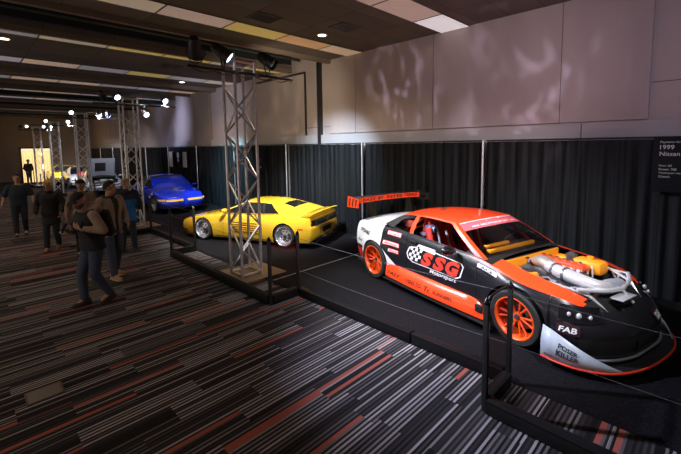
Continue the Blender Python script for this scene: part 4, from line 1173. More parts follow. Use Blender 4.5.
pts = [(.165*math.cos(2*PI*k/24), .165*math.sin(2*PI*k/24), 0) for k in range(25)]; b.tube([Mw @ Vector(p) for p in pts], .014, 8, cap=False)
for q in (0, 2.09, 4.19): b.tube([Mw @ Vector((0, 0, 0)), Mw @ Vector((.165*math.cos(q), .165*math.sin(q), 0))], .012, 6)
b.tube([Mw @ Vector((0, 0, 0)), Mw @ Vector((0, 0, -.25))], .02, 8); b.build('steering_wheel', M_black, oc)
b = MB()
for s in (-1, 1):
    b.tube([(.62, s*.66, .30), (.62, s*.66, .85), (.18, s*.52, 1.20), (-.50, s*.52, 1.215), (-1.15, s*.56, .80)], .021, 8); b.tube([(-.52, s*.66, .25), (-.50, s*.52, 1.215)], .021, 8)
    b.tube([(.5, s*.68, .45), (-.5, s*.68, .65)], .021, 8)
b.tube([(-.50, -.52, 1.215), (-.50, .52, 1.215)], .021, 8); b.tube([(.18, -.52, 1.20), (.18, .52, 1.20)], .021, 8); b.tube([(-.50, -.52, 1.20), (-.52, .62, .3)], .021, 8); b.tube([(-1.1, -.54, .84), (-.5, .5, 1.2)], .018, 8)
b.build('roll_cage', mat('cage_red', (.72, .05, .02), .4), oc)
b = MB(); b.bbox((-.42, -.50, 1.03), (.16, .14, .12), .03); b.lathe([(0, .05), (.05, .05), (.055, .02)], 16, axis='x', M=Matrix.Translation((-.34, -.50, 1.03))); b.bbox((-.45, -.5, .95), (.1, .3, .05), .01); b.build('camera_rig', mat('rig_blue', (.16, .2, .32), .4), oc)
b = MB(); b.bbox((-.80, -.60, 1.06), (.3, .02, .12), .005); b.build('window_net', mat('net_red', (.72, .10, .07), .6), oc)
# --- wheels
hubm = mat('hub_dark', (.06, .05, .06), .4)
for x, y in ((-1.40, .81), (-1.40, -.81), (1.385, .79), (1.385, -.79)):
    make_wheel(oc, x, y, .335, .27, M_orw, 'spoke', 1 if y > 0 else -1, hubm, rimf=.735, camber=math.radians(-3 if y > 0 else 3)*(1 if x > 0 else .5))
# ================================================================ yellow mid-engine coupe
M_yel = mat('yellow_paint', (.84, .53, .03), .22, coat=.7, var=.02)
M_silver = mat('wheel_silver', (.72, .74, .8), .25, .85, var=.05)
yel = thing('sports_car', 'low yellow sports coupe behind the near truss tower, tail towards the orange car', 'car', (5.535, 8.60, .008), math.radians(112.3)); yel.scale = (.95, .95, .96)
sy = dict(xr=-1.90, Lr=.17, nr=4.2, xf=1.55, Lf=.86, nf=2.7,
    W=[(-1.90, .82), (-1.28, .875), (-.6, .84), (.3, .82), (1.3, .85), (1.55, .83)],
    belt=[(-2.07, .735), (-1.9, .765), (-1.3, .80), (-.7, .765), (.2, .735), (.8, .71), (1.3, .665), (1.9, .54), (2.41, .43)],
    bottom=[(-2.07, .20), (-1.8, .13), (-1., .10), (1., .10), (1.8, .10), (2.41, .12)],
    crown=[(-2.07, .765), (-1.9, .80), (-1.3, .86), (-.6, .84), (.5, .78), (.9, .75), (1.5, .655), (2.0, .57), (2.41, .45)],
    inset=[(0, .05), (.2, .015), (.5, 0), (.72, .01), (.9, .045), (1, .09)],
    nose=[(0, .05), (.3, .0), (.6, .0), (.85, .02), (1, .06)], tail=[(0, .08), (.25, .0), (.62, .0), (.66, .03), (.93, .04), (1, .02)],
    arches=[(-1.28, .29, .325), (1.29, .285, .32)], flare=.012, pc=2.6,
    rows=[0, .1, .22, .34, .46, .56, .64, .66, .78, .92, .96, 1])
SY = Shell(sy)
def cwy(x, y, h, z):
    if x < -1.99 and .66 < h < .93: return ('tail_panel', 1)
    if x < -1.62: return ('rear_bumper', 0)
    if x < -.62: return ('rear_quarter*', 0)
    if x < .62: return ('door*', 0)
    if x < 1.72: return ('front_fender*', 0)
    return ('front_bumper', 0)
def cdy(x, y):
    if -1.1 < x < .55: return None
    if x < -.95: return ('engine_cover', 0)
    return ('front_lid', 0)
SY.build(yel, [M_yel, M_black], cwy, cdy)
gy = dict(cols=[(.86, .02), (.77, -.05), (-.60, -.52), (-.66, -.58), (-1.10, -.74), (-1.72, -.82)],
    yb=[(-1.75, .70), (-.9, .735), (.5, .735), (.86, .70)], yt=[(-.82, .52), (0, .55)],
    zb=[(-1.72, .80), (-1.1, .80), (-.6, .775), (.2, .745), (.86, .715)], zt=[(-.82, 1.03), (-.5, 1.06), (-.1, 1.065), (.02, 1.05)],
    bow_wb=.22, bow_wt=.10, cr_wb=.05, bow_rb=.05, bow_rt=.03, cr_rb=.05, cr_t=.035, bulge=.03)
def csy(x, v, side):
    if v > .9: return ('roof_rail', 0)
    if v < .06: return ('window_sill', 0)
    if x > .77: return ('windshield_pillar', 0)
    if -.66 < x < -.60: return ('door_pillar', 1)
    if x > -.60: return ('door_window', 2)
    if x > -1.10: return ('quarter_window', 2)
    return ('flying_buttress', 0)
def cwy2(w, v):
    if v > .94: return ('roof', 0)
    if abs(w) > .93: return ('windshield_edge|'+('L' if w > 0 else 'R'), 0)
    return ('windshield', 3)
def cry(w, v):
    if abs(w) > .8 or v > .94: return ('roof', 0) if v > .94 else ('buttress_face|'+('L' if w > 0 else 'R'), 0)
    if .45 < v < .86 and abs(w) < .7: return ('rear_window', 2)
    return ('engine_cover|B', 0)
M_dg2 = mat('dark_glass', (.012, .013, .015), .06, coat=1)
SY.greenhouse(yel, [M_yel, M_black, M_dg2, M_dg2], gy, csy, cwy2, cry)
# raised tail spoiler
b = MB(); rows = []
for j in range(21):
    y = -.76+1.52*j/20; d = .02*(1-(abs(y)/.76)**4); rows.append([(-1.72, y, .80+d), (-1.88, y, .825+d), (-2.03, y, .862+d), (-2.05, y, .85+d), (-2.0, y, .815+d), (-1.92, y, .775), (-1.72, y, .77)])
b.grid(rows); b.add(rows[0], [tuple(range(7))]); b.add(rows[-1], [tuple(range(7))]); b.build('tail_spoiler', M_yel, yel)
# engine cover louvres, a darker yellow than the body
for k in range(7):
    b = MB(); b.bbox((-1.28-.065*k, 0, .90-.010*k), (.035, .84-.03*k, .012), .003, M=None); b.build('louvre', mat('louvre_dark_yellow', (.55, .33, .015), .5), yel)
# door strakes: slot shade painted as dark strips, yellow blades between
for side in (-1, 1):
    fy = lambda u, z, side=side: SY.flank(u, z, side, .003); fy2 = lambda u, z, side=side: SY.flank(u, z, side, .012)
    for k in range(5):
        z = .29+.058*k; u0 = -.58+.03*k
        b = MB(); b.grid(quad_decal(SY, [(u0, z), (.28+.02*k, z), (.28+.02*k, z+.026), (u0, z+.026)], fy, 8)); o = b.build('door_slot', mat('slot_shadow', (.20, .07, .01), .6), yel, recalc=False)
        b = MB(); b.tube([fy2(u, z+.036) for u in np.linspace(u0, .28+.02*k, 8)], .011, 6); b.build('strake', M_yel, o)
    b = MB(); b.tube([SY.flank(-.62, z, side, .002) for z in np.linspace(.2, .75, 9)], .003, 5); b.tube([SY.flank(.62, z, side, .002) for z in np.linspace(.2, .7, 9)], .003, 5); b.build('door_seam', mat('seam_dark', (.12, .07, .01), .6), yel)
    b = MB(); b.sphere((.52, side*.86, .84), 1, 14, sc=(.06, .10, .055)); b.tube([(.55, side*.72, .76), (.53, side*.82, .82)], .018, 8); b.build('door_mirror', M_yel, yel)
    b = MB(); b.grid(quad_decal(SY, [(-1.80, .47), (-1.66, .47), (-1.66, .50), (-1.80, .50)], fy, 3)); b.build('side_marker', M_red, yel, recalc=False)
    b = MB(); b.grid([[SY.nose(.10+.12*i/5, z, side, .006) for i in range(6)] for z in (.30, .345)]); b.build('front_marker', M_amber, yel, recalc=False)
    b = MB(); b.prism([(1.62, side*.30), (2.0, side*.30), (1.96, side*.66), (1.62, side*.70)], .0, .004, M=Matrix.Translation((0, 0, .60)) @ Matrix.Rotation(.235, 4, 'Y') @ Matrix.Translation((0, 0, .43))); 
b = MB()
for sd in (-1, 1): b.grid([[SY.nose(.35+.95*i/8, z, sd, .005) for i in range(9)] for z in (.17, .25)])
b.build('lower_grille', M_black, yel, recalc=False)
# tail: black slatted panel, round lamps, plate, lower grille
for k in range(5):
    z = .575+.026*k; b = MB(); b.box((-2.085, 0, z), (.012, 1.36, .010)); b.build('tail_slat', M_steel, yel)
b = MB(); b.bbox((-2.095, 0, .63), (.01, .05, .07), .004); b.build('tail_badge', M_chrome, yel)
b = MB(); b.box((-2.075, 0, .40), (.01, .50, .12)); b.build('plate_recess', M_black, yel)
b = MB(); b.box((-2.06, .0, .215), (.03, 1.2, .075)); b.build('rear_diffuser', M_black, yel)
for y in (-.25, -.15, .15, .25):
    b = MB(); b.lathe([(-2.12, .03), (-2.12, .038), (-2.0, .038)], 14, axis='x', M=Matrix.Translation((0, y, .215))); b.build('exhaust_pipe', M_chrome, yel)
for x, y in ((-1.28, .77), (-1.28, -.77), (1.29, .76), (1.29, -.76)):
    make_wheel(yel, x, y, .287, .225, M_silver, 'dish', 1 if y > 0 else -1, M_black, rimf=.80)
b = MB(); b.box((0, 0, .2), (1.6, 1.3, .03)); b.bbox((.5, 0, .62), (.35, 1.25, .16), .04)
for y in (-.34, .34): b.bbox((-.25, y, .36), (.5, .44, .14), .04); b.bbox((-.5, y, .65), (.14, .44, .55), .05)
b.build('cabin', M_dark, yel)

# ================================================================ plainer coupes further down the hall
def coupe(name, label, loc, rot, paint, glassm, roofh=1.26, hood_up=False, nose_strip=None, rim=None, group=None, L=4.3):
    k = L/4.3
    t = thing(name, label, 'car', loc, rot, group)
    sp = dict(xr=-1.7*k, Lr=.40*k, nr=3., xf=1.55*k, Lf=.60*k, nf=2.9,
        W=[(-1.7*k, .82), (-1.25, .88), (-.5, .85), (.6, .85), (1.25, .87), (1.55*k, .83)],
        belt=[(-2.1*k, .78), (-1.6, .90), (-.9, .90), (.2, .84), (.9, .80), (1.5, .72), (2.15*k, .56)],
        bottom=[(-2.1*k, .3), (-1.6, .2), (1.5, .18), (2.15*k, .22)],
        crown=[(-2.1*k, .84), (-1.5, .95), (-.6, .93), (.8, .88), (1.4, .81), (2.15*k, .60)],
        inset=[(0, .06), (.2, .02), (.5, 0), (.75, .01), (.9, .035), (1, .08)], nose=[(0, .05), (.3, 0), (.7, .02), (1, .10)], tail=[(0, .08), (.3, 0), (.7, .02), (1, .06)],
        arches=[(-1.27, .31, .35), (1.27, .31, .35)], flare=.02)
    s = Shell(sp)
    def cw_(x, y, h, z): return ('rear_bumper', 0) if x < -1.66 else ('rear_quarter*', 0) if x < -.6 else ('door*', 0) if x < .68 else ('front_fender*', 0) if x < 1.66 else ('front_bumper', 0)
    def cd_(x, y):
        if -.75 < x < .55: return None
        if x < 0: return ('boot_lid', 0)
        if hood_up and x > .9 and abs(y) < .62 and x < 1.9: return None
        return ('hood', 0)
    s.build(t, [paint, M_black], cw_, cd_)
    g = dict(cols=[(.88, .10), (.79, .03), (-.50, -.45), (-.57, -.52), (-1.0, -.75), (-1.25, -.85)], yb=[(-1.25, .73), (0, .76), (.88, .73)], yt=[(-.85, .53), (.1, .57)],
        zb=[(-1.25, .91), (-.6, .885), (.2, .85), (.88, .805)], zt=[(-.85, roofh-.05), (-.3, roofh), (.1, roofh-.02)], bow_wb=.16, bow_wt=.08, cr_wb=.05, bow_rb=.1, bow_rt=.04, cr_rb=.05, cr_t=.035, bulge=.03)
    cs_ = lambda x, v, sd: ('roof_rail', 0) if v > .9 else ('window_sill', 0) if v < .06 else ('windshield_pillar', 0) if x > .79 else ('rear_pillar', 0) if x < -1.0 else ('door_pillar', 1) if -.57 < x < -.5 else ('door_window', 2) if x > -.5 else ('quarter_window', 2)
    s.greenhouse(t, [paint, M_black, M_dg2, glassm], g, cs_, lambda w, v: ('windshield_edge|'+('L' if w > 0 else 'R'), 0) if abs(w) > .92 else ('sun_strip', 1) if v > .84 else ('windshield', 3), lambda w, v: ('rear_frame', 0) if abs(w) > .85 or v > .92 else ('rear_window', 2))
    for sd in (-1, 1):
        R = [[s.nose(.05+.42*i/6, z, sd, .008) for i in range(7)] for z in (.47, .535)]
        b = MB(); b.grid(R); o = b.build('headlamp', nose_strip or M_chrome, t, recalc=False)
        for a in (.16, .33): b = MB(); b.sphere(Vector(s.nose(a, .503, sd, .012)), .03, 10); b.build('lamp_lens', M_amber if nose_strip else M_decal, o)
        b = MB(); b.sphere((.55, sd*.95, .90), 1, 12, sc=(.06, .10, .055)); b.tube([(.56, sd*.80, .84), (.55, sd*.9, .88)], .018, 6); b.build('door_mirror', paint, t)
        R = [[s.nose(.5+.62*i/8, z, sd, .008) for i in range(9)] for z in (.46, .53)]
        b = MB(); b.grid(R); b.build('grille', nose_strip or M_black, t, recalc=False)
        R = [[s.nose(.25+.9*i/8, z, sd, .008) for i in range(9)] for z in (.27, .37)]
        b = MB(); b.grid(R); b.build('lower_intake', M_black, t, recalc=False)
        R = [[(-2.1*k-.002, sd*(.25+.4*i/4), z) for i in range(5)] for z in (.62, .70)]
        b = MB(); b.grid(R); b.build('tail_lamp', M_red, t, recalc=False)
    b = MB(); b.box((0, 0, .25), (1.8, 1.35, .03)); b.bbox((.55, 0, .68), (.35, 1.3, .18), .04)
    for y in (-.34, .34): b.bbox((-.2, y, .42), (.5, .44, .14), .04); b.bbox((-.46, y, .72), (.14, .44, .6), .05)
    b.build('cabin', M_dark, t)
    for x, y in ((-1.27, .77), (-1.27, -.77), (1.27, .77), (1.27, -.77)): make_wheel(t, x, y, .305, .22, rim or M_silver, 'star', 1 if y > 0 else -1, M_black, rimf=.72)
    if hood_up:
        Mh = Matrix.Translation((.82, 0, .90)) @ Matrix.Rotation(math.radians(-62), 4, 'Y')
        b = MB(); b.bbox((.56, 0, 0), (1.12, 1.22, .03), .012, M=Mh); o = b.build('raised_hood', paint, t)
        b = MB(); b.bbox((.60, -.08, -.022), (.52, .5, .012), .005, M=Mh); b.build('hood_liner', M_dark, o)
        b = MB(); b.box((1.4, 0, .45), (1.0, 1.2, .02)); b.bbox((1.35, 0, .62), (.6, .45, .3), .04); b.bbox((1.4, .35, .66), (.3, .2, .2), .03); b.bbox((1.65, -.35, .64), (.25, .22, .16), .03); b.build('engine_bay', M_steel, t)
        b = MB(); b.tube([(1.55, .55, .74), tuple(Mh @ Vector((.9, .5, -.02)))], .008, 6); b.build('hood_prop', M_chrome, t)
    return t, s
M_blue = mat('blue_paint', (.008, .03, .60), .2, coat=.8, var=.04)
M_bglass = mat('blue_reflect_glass', (.008, .03, .48), .1, coat=1, var=.1)  # blue reflection of the windshield put into the glass colour
M_strip = mat('amber_lamps', (.55, .30, .04), .3, emit=(1, .55, .08), estr=.35)
coupe('sports_car', 'glossy deep blue coupe facing the camera, amber lamps across its nose', (5.86, 15.95, .008), math.radians(-93), M_blue, M_bglass, 1.30, nose_strip=M_strip)
M_slv = mat('silver_blue_paint', (.42, .47, .60), .25, .3, coat=.5)
coupe('sports_car', 'silver blue car with its hood raised, beyond the second truss tower', (5.5, 24.8, .008), math.radians(-96), M_slv, M_dg2, 1.30, hood_up=True, L=4.0)
coupe('sports_car', 'white car in the row at the far left, next to the far yellow one', (5.5, 29.5, .008), math.radians(-93), mat('white_car_paint', (.66, .70, .80), .25, coat=.6), M_dg2, 1.26, L=3.7)
coupe('sports_car', 'far yellow car at the end of the row, by the lit doorway', (5.2, 33.4, .008), math.radians(-91), M_yel, M_dg2, 1.22, L=4.1)

# red cabinet standing before the silver and white cars
t = thing('display_cabinet', 'upright red cabinet with a white label, standing between the far cars', 'cabinet', (5.15, 27.2, .008))
b = MB(); b.bbox((0, 0, .52), (.55, .45, 1.0), .03); b.build('carcass', mat('cabinet_red', (.62, .015, .025), .35, coat=.4), t)
b = MB(); b.bbox((0, -.231, .70), (.34, .012, .22), .004); b.build('label_plate', M_decal, t)
b = MB(); b.bbox((0, 0, .02), (.5, .45, .04), .005); b.build('plinth', M_black, t)
# ================================================================ people
M_skin = mat('skin', (.42, .23, .15), .55, var=.04)
M_skin2 = mat('lip_skin', (.36, .13, .10), .5)
M_eye = mat('eye_dark', (.03, .025, .02), .3)
M_shoe_d = mat('shoe_dark', (.03, .025, .022), .6); M_shoe_t = mat('shoe_tan', (.42, .22, .10), .6); M_sole = mat('sole_pale', (.5, .45, .4), .7)
def lerp3(a, b, t): return tuple(a[i]+(b[i]-a[i])*t for i in range(3))
def limb(b, pts, rs, n=12):
    """tapered chain with round joints"""
    P = []; R = []
    for i in range(len(pts)-1):
        for k in range(4): t = k/4; P.append(lerp3(pts[i], pts[i+1], t)); R.append(rs[i]+(rs[i+1]-rs[i])*t)
    P.append(pts[-1]); R.append(rs[-1])
    for i in range(len(pts)-1):
        s = i*4; b.tube(P[s:s+5], R[s:s+5], n)
    for p, r in zip(pts, rs): b.sphere(p, r, n)
def eloft(b, secs, n=18):
    """secs: (centre, rx, ry) stacked ellipses; rx along facing"""
    rows = []
    for c, rx, ry in secs: rows.append([(c[0]+rx*math.cos(2*PI*k/n), c[1]+ry*math.sin(2*PI*k/n), c[2]) for k in range(n)])
    vs = [p for r in rows for p in r]; fs = []
    for i in range(len(rows)-1):
        for k in range(n): fs.append((i*n+k, i*n+(k+1) % n, (i+1)*n+(k+1) % n, (i+1)*n+k))
    fs.append(tuple(range(n))[::-1]); fs.append(tuple((len(rows)-1)*n+k for k in range(n)))
    b.add(vs, fs)
def fuse(b, name, mats, parent, voxel, smooth=5, classify=None):
    o = b.build(name+'_raw', mats, None)
    m = o.modifiers.new('r', 'REMESH'); m.mode = 'VOXEL'; m.voxel_size = voxel
    if smooth: m = o.modifiers.new('s', 'SMOOTH'); m.iterations = smooth; m.factor = .5
    me = bpy.data.meshes.new_from_object(o.evaluated_get(bpy.context.evaluated_depsgraph_get()))
    old = o.data; bpy.data.objects.remove(o); bpy.data.meshes.remove(old)
    me.name = name
    me.materials.clear()
    for x in mats: me.materials.append(x)
    me.polygons.foreach_set('use_smooth', [True]*len(me.polygons))
    me.polygons.foreach_set('material_index', [classify(p.center) if classify else 0 for p in me.polygons])
    me.update()
    r = bpy.data.objects.new(name, me); COL.objects.link(r); r.parent = parent
    return r
def hand(b, wrist, d, palm_n, curl=.5, s=1., thumb_side=None):
    d = Vector(d).normalized(); nn = Vector(palm_n); nn = (nn-d*nn.dot(d)).normalized(); sd = d.cross(nn).normalized()
    if thumb_side is not None and sd.dot(Vector(thumb_side)) < 0: sd = -sd
    w = Vector(wrist)
    for k in (-1, 0, 1): limb(b, [w+sd*.018*k*s, w+d*.085*s+sd*.026*k*s], [.017*s, .014*s], 8)
    for k, L in zip((-1.5, -.5, .5, 1.5), (.062, .076, .082, .074)):
        base = w+d*.088*s+sd*.0195*k*s; a = curl
        p1 = base+(d*math.cos(a*.6)+nn*math.sin(a*.6))*L*.42*s; p2 = p1+(d*math.cos(a*1.5)+nn*math.sin(a*1.5))*L*.33*s; p3 = p2+(d*math.cos(a*2.2)+nn*math.sin(a*2.2))*L*.25*s
        limb(b, [base, p1, p2, p3], [.0095*s, .009*s, .0085*s, .0075*s], 7)
    t0 = w+d*.03*s+sd*.026*s; t1 = t0+(d*.6+sd*.75+nn*.25).normalized()*.04*s; t2 = t1+(d*.85+sd*.2+nn*.45).normalized()*.032*s
    limb(b, [t0, t1, t2], [.014*s, .011*s, .0085*s], 7)
def person(label, loc, rz, P, group=None):
    """P: pose + wardrobe. Local frame: faces +x, left is +y"""
    t = thing('person', label, 'person', loc, rz, group)
    H = P.get('h', 1.76)/1.76; fat = P.get('fat', 1.); tors = P.get('lean', 0.); vox = P.get('vox', .011)
    S_ = lambda p: tuple(c*H for c in p)
    hipz = .93
    L = math.radians(tors)
    def up(x, y, z):  # torso frame, leaning about the hips
        zz = z-hipz; return S_((x*math.cos(L)+zz*math.sin(L), y, hipz+zz*math.cos(L)-x*math.sin(L)))
    hy, hp = math.radians(P.get('head_yaw', 0)), math.radians(P.get('head_pitch', 0))
    neck = up(.0, 0, 1.47); hc = Vector(up(.025, 0, 1.635)) + Vector((.05*math.sin(hp), 0, -.02*abs(math.sin(hp))))
    Mh = Matrix.Translation(hc) @ Matrix.Rotation(hy, 4, 'Z') @ Matrix.Rotation(hp, 4, 'Y') @ Matrix.Scale(H, 4)
    sh = {s: up(0, s*.185, 1.405) for s in (-1, 1)}
    el = {s: up(*P['elbow'][i]) for i, s in enumerate((-1, 1))}; wr = {s: up(*P['wrist'][i]) for i, s in enumerate((-1, 1))}
    hip = {s: S_((0, s*.09, hipz-.02)) for s in (-1, 1)}
    kn = {s: S_(P['knee'][i]) for i, s in enumerate((-1, 1))}; an = {s: S_(P['ankle'][i]) for i, s in enumerate((-1, 1))}
    ft = {s: math.radians(P.get('toe', (0, 0))[i]) for i, s in enumerate((-1, 1))}
    # ---- body, one continuous skin
    b = MB()
    def torso(g, z0, z1, hipw=.155):
        secs = []
        for z, rx, ry in ((.84, .10, .15), (.93, .115, .165), (1.05, .105*fat**.5, .145*fat**.5), (1.18, .115*fat, .155*fat), (1.30, .125, .175), (1.39, .105, .18), (1.45, .07, .11)):
            if z0 <= z <= z1:
                c = up(0, 0, z); secs.append((c, (rx+g)*H, (ry+g)*H))
        return secs
    eloft(b, torso(0, .8, 1.5))
    limb(b, [up(-.01, 0, 1.42), hc-Vector((.02, 0, .06))*H], [.062*H, .055*H])
    for s in (-1, 1):
        limb(b, [sh[s], el[s], wr[s]], [.056*H, .042*H, .028*H]); limb(b, [hip[s], kn[s], an[s]], [.085*H, .056*H, .038*H])
        limb(b, [an[s], tuple(Vector(an[s])+Vector((.12*math.cos(ft[s]), .12*math.sin(ft[s]), -.05))*H)], [.035*H, .03*H])
        d = Vector(wr[s])-Vector(el[s]); hd = P.get('hand', (None, None))[0 if s < 0 else 1] or {}
        hand(b, wr[s], hd.get('d', d), hd.get('n', (0.2, -s, 0)), hd.get('curl', .45), H, hd.get('th', (1, 0, 0)))
    # head: skull, jaw, nose, ears, brow
    b.sphere((0, 0, 0), 1, 20, M=Mh @ Matrix.Translation((-.005, 0, .025)), sc=(.095, .076, .095)); b.sphere((0, 0, 0), 1, 16, M=Mh @ Matrix.Translation((.02, 0, -.045)), sc=(.072, .058, .075))
    b.sphere((0, 0, 0), 1, 10, M=Mh @ Matrix.Translation((.058, 0, -.10)), sc=(.025, .03, .02))
    b.tube([Mh @ Vector((.088, 0, .022)), Mh @ Vector((.108, 0, -.022)), Mh @ Vector((.092, 0, -.034))], [.009*H, .015*H, .012*H], 8)
    for s in (-1, 1):
        b.sphere((0, 0, 0), 1, 8, M=Mh @ Matrix.Translation((-.008, s*.078, -.005)), sc=(.020, .010, .032)); b.sphere((0, 0, 0), 1, 8, M=Mh @ Matrix.Translation((.083, s*.032, .036)), sc=(.012, .022, .007))
    b.sphere((0, 0, 0), 1, 8, M=Mh @ Matrix.Translation((.086, 0, -.066)), sc=(.010, .024, .010))
    Mi = Mh.inverted()
    def cls(c):
        q = Mi @ c
        if q.x > .06 and abs(q.z+.066) < .011 and abs(q.y) < .026: return 1
        for s in (-1, 1):
            if q.x > .05 and (q.y-s*.031)**2/.014**2+(q.z-.017)**2/.008**2 < 1: return 2
            if q.x > .05 and abs(q.z-.042) < .006 and abs(q.y-s*.032) < .021: return 2
        return 0
    body = fuse(b, 'body', [M_skin, M_skin2, M_eye], t, min(vox, .0085), 3, cls)
    if P.get('beard'):
        b = MB(); b.sphere((0, 0, 0), 1, 16, M=Mh @ Matrix.Translation((.024, 0, -.062)), sc=(.074, .062, .064)); b.build('beard', P['beard'], t)
    # ---- trousers
    b = MB(); eloft(b, torso(.016, .83, 1.0))
    for s in (-1, 1):
        limb(b, [hip[s], kn[s], tuple(Vector(an[s])+Vector((0, 0, .02)))], [.105*H, .076*H, .062*H])
    fuse(b, 'trousers', [P['trousers']], t, vox, 5)
    # ---- shoes, each with a sole
    for s in (-1, 1):
        a = Vector(an[s]); Mz = Matrix.Translation((a.x, a.y, a.z-.085*H)) @ Matrix.Rotation(ft[s], 4, 'Z') @ Matrix.Rotation(math.radians(P.get('heel', (0, 0))[0 if s < 0 else 1]), 4, 'Y')
        b = MB(); rows = []
        for x, w, h in ((-.085, .026, .06), (-.07, .037, .085), (-.03, .041, .10), (.03, .043, .085), (.09, .048, .062), (.15, .045, .05), (.19, .028, .035)):
            rows.append([(x*H, w*H*math.cos(PI*k/10), .012+h*H*math.sin(PI*k/10)) for k in range(11)])
        b.grid(rows, M=Mz); b.add([Mz @ Vector(p) for p in rows[0]], [tuple(range(11))]); b.add([Mz @ Vector(p) for p in rows[-1]], [tuple(range(11))])
        o = b.build('shoe', P['shoe'], t)
        b = MB(); b.prism([(-.095*H, -.03*H), (0, -.042*H), (.09*H, -.05*H), (.16*H, -.045*H), (.20*H, 0), (.16*H, .045*H), (.09*H, .05*H), (0, .042*H), (-.095*H, .03*H)], 0, .02, M=Mz); b.build('sole', P.get('sole', M_shoe_d), o)
    # ---- upper garment(s)
    for g in P['tops']:
        b = MB(); gg = g.get('g', .02); z0 = g.get('z0', .84)
        secs = torso(gg, z0, 1.5)
        if g.get('skirt'):
            c = up(0, 0, g['skirt']); secs = [(c, (.125+gg)*H, (.175+gg)*H)]+secs
        eloft(b, secs)
        if g.get('sleeve', 1) > 0:
            for s in (-1, 1):
                q = g['sleeve']; 
                if q <= 1: limb(b, [sh[s], lerp3(sh[s], el[s], q)], [.065*H+gg*.6, .054*H+gg*.6])
                else: limb(b, [sh[s], el[s], lerp3(el[s], wr[s], q-1)], [.064*H+gg*.6, .050*H+gg*.5, .038*H+gg*.4])
        elif gg > .02:
            for s in (-1, 1): b.sphere(sh[s], .07*H, 10)
        if g.get('collar'): b.lathe([(-.03, .085*H), (.03, .075*H), (.045, .066*H), (.0, .06*H)], 18, axis='z', M=Matrix.Translation(up(0, 0, 1.455)))
        if g.get('hood'): q = g['hood']; b.sphere((0, 0, 0), 1, 14, M=Matrix.Translation(up(-.10-.03*(q-1), 0, 1.44+.08*(q-1))), sc=(.09*H*q, .13*H*q, .085*H*q)); b.lathe([(-.02, .10*H), (.03, .085*H), (.04, .07*H), (-.02, .07*H)], 18, axis='z', M=Matrix.Translation(up(0, 0, 1.45)))
        cl = g.get('cls')
        fuse(b, g['name'], [g['mat']]+([g['mat2']] if g.get('mat2') else []), t, vox, 5, (lambda c, cl=cl, H=H: cl(c/H)) if cl else None)
    # ---- hair or cap
    if P.get('hair'):
        b = MB(); 
        for i in range(1):
            rows = []
            for j in range(9):
                th = PI*.62*j/8
                rows.append([Mh @ Vector((-.018+.097*math.sin(th)*math.cos(2*PI*k/20)*(1 if math.cos(2*PI*k/20) < .2 else 1-.10*(j/8)), .084*math.sin(th)*math.sin(2*PI*k/20), .034+.098*math.cos(th)-(.03 if math.cos(2*PI*k/20) < -.2 else 0)*(j/8)+(.05*(j/8) if math.cos(2*PI*k/20) > .45 else 0))) for k in range(21)])
            b.grid(rows)
        b.build('hair', P['hair'], t)
    if P.get('cap'):
        b = MB(); rows = []
        for j in range(9):
            th = PI*.5*j/8; rows.append([Mh @ Vector((-.006+.104*math.sin(th)*math.cos(2*PI*k/24), .087*math.sin(th)*math.sin(2*PI*k/24), .05+.085*math.cos(th))) for k in range(25)])
        b.grid(rows); o = b.build('cap', P['cap'], t)
        if not P.get('beanie'):
            b = MB(); poly = [(.07+.095*math.cos(a), .078*math.sin(a)) for a in np.linspace(-PI/2, PI/2, 13)]; b.prism(poly, .047, .054, M=Mh @ Matrix.Rotation(.12, 4, 'Y')); b.build('brim', P['cap'], o)
        else:
            b = MB(); b.lathe([(.035, .099), (.035, .106), (.075, .105), (.075, .098)], 24, axis='z', M=Mh @ Matrix.Translation((-.006, 0, 0)) @ Matrix.Diagonal((1, .84, 1, 1))); b.build('cuff', P['cap'], o)
    t['_'] = 0; del t['_']
    return t, dict(up=up, wr=wr, hc=hc, Mh=Mh)
cloth = lambda n, c, v=.15: mat(n, c, .85, var=v, scale=60, bump=.1)
M_jean = cloth('blue_jeans', (.045, .065, .11)); M_jean2 = cloth('dark_jeans', (.02, .028, .045)); M_blk = cloth('black_cloth', (.014, .014, .016)); M_navy = cloth('navy_cloth', (.012, .016, .032))
M_beige = cloth('beige_hoodie', (.32, .23, .175)); M_blazer = cloth('grey_beige_jacket', (.25, .19, .145)); M_bluej = cloth('bright_blue_cloth', (.012, .12, .42)); M_hairb = cloth('hair_brown', (.03, .018, .012)); M_capd = cloth('cap_black', (.012, .012, .015)); M_capb = cloth('cap_beige', (.33, .24, .15)); M_capy = cloth('cap_mustard', (.45, .25, .05)); M_beard = cloth('beard_brown', (.06, .035, .025))
# heavy man in a dark tee, walking towards the camera
person('man in a dark navy t-shirt and dark trousers walking alone at the far left', (1.06, 13.85, 0), math.radians(-97), dict(h=1.74, fat=1.22, elbow=[(-.05, -.31, 1.13), (.02, .31, 1.13)], wrist=[(.05, -.36, .90), (.14, .34, .93)],
    knee=[(.06, -.10, .50), (.02, .10, .49)], ankle=[(.10, -.10, .085), (-.14, .10, .10)], heel=(0, 12), trousers=M_navy, shoe=M_shoe_d, tops=[dict(name='t_shirt', mat=cloth('tee_navy', (.012, .02, .035)), sleeve=.85, g=.028)], hair=M_hairb, vox=.014, head_yaw=-10))
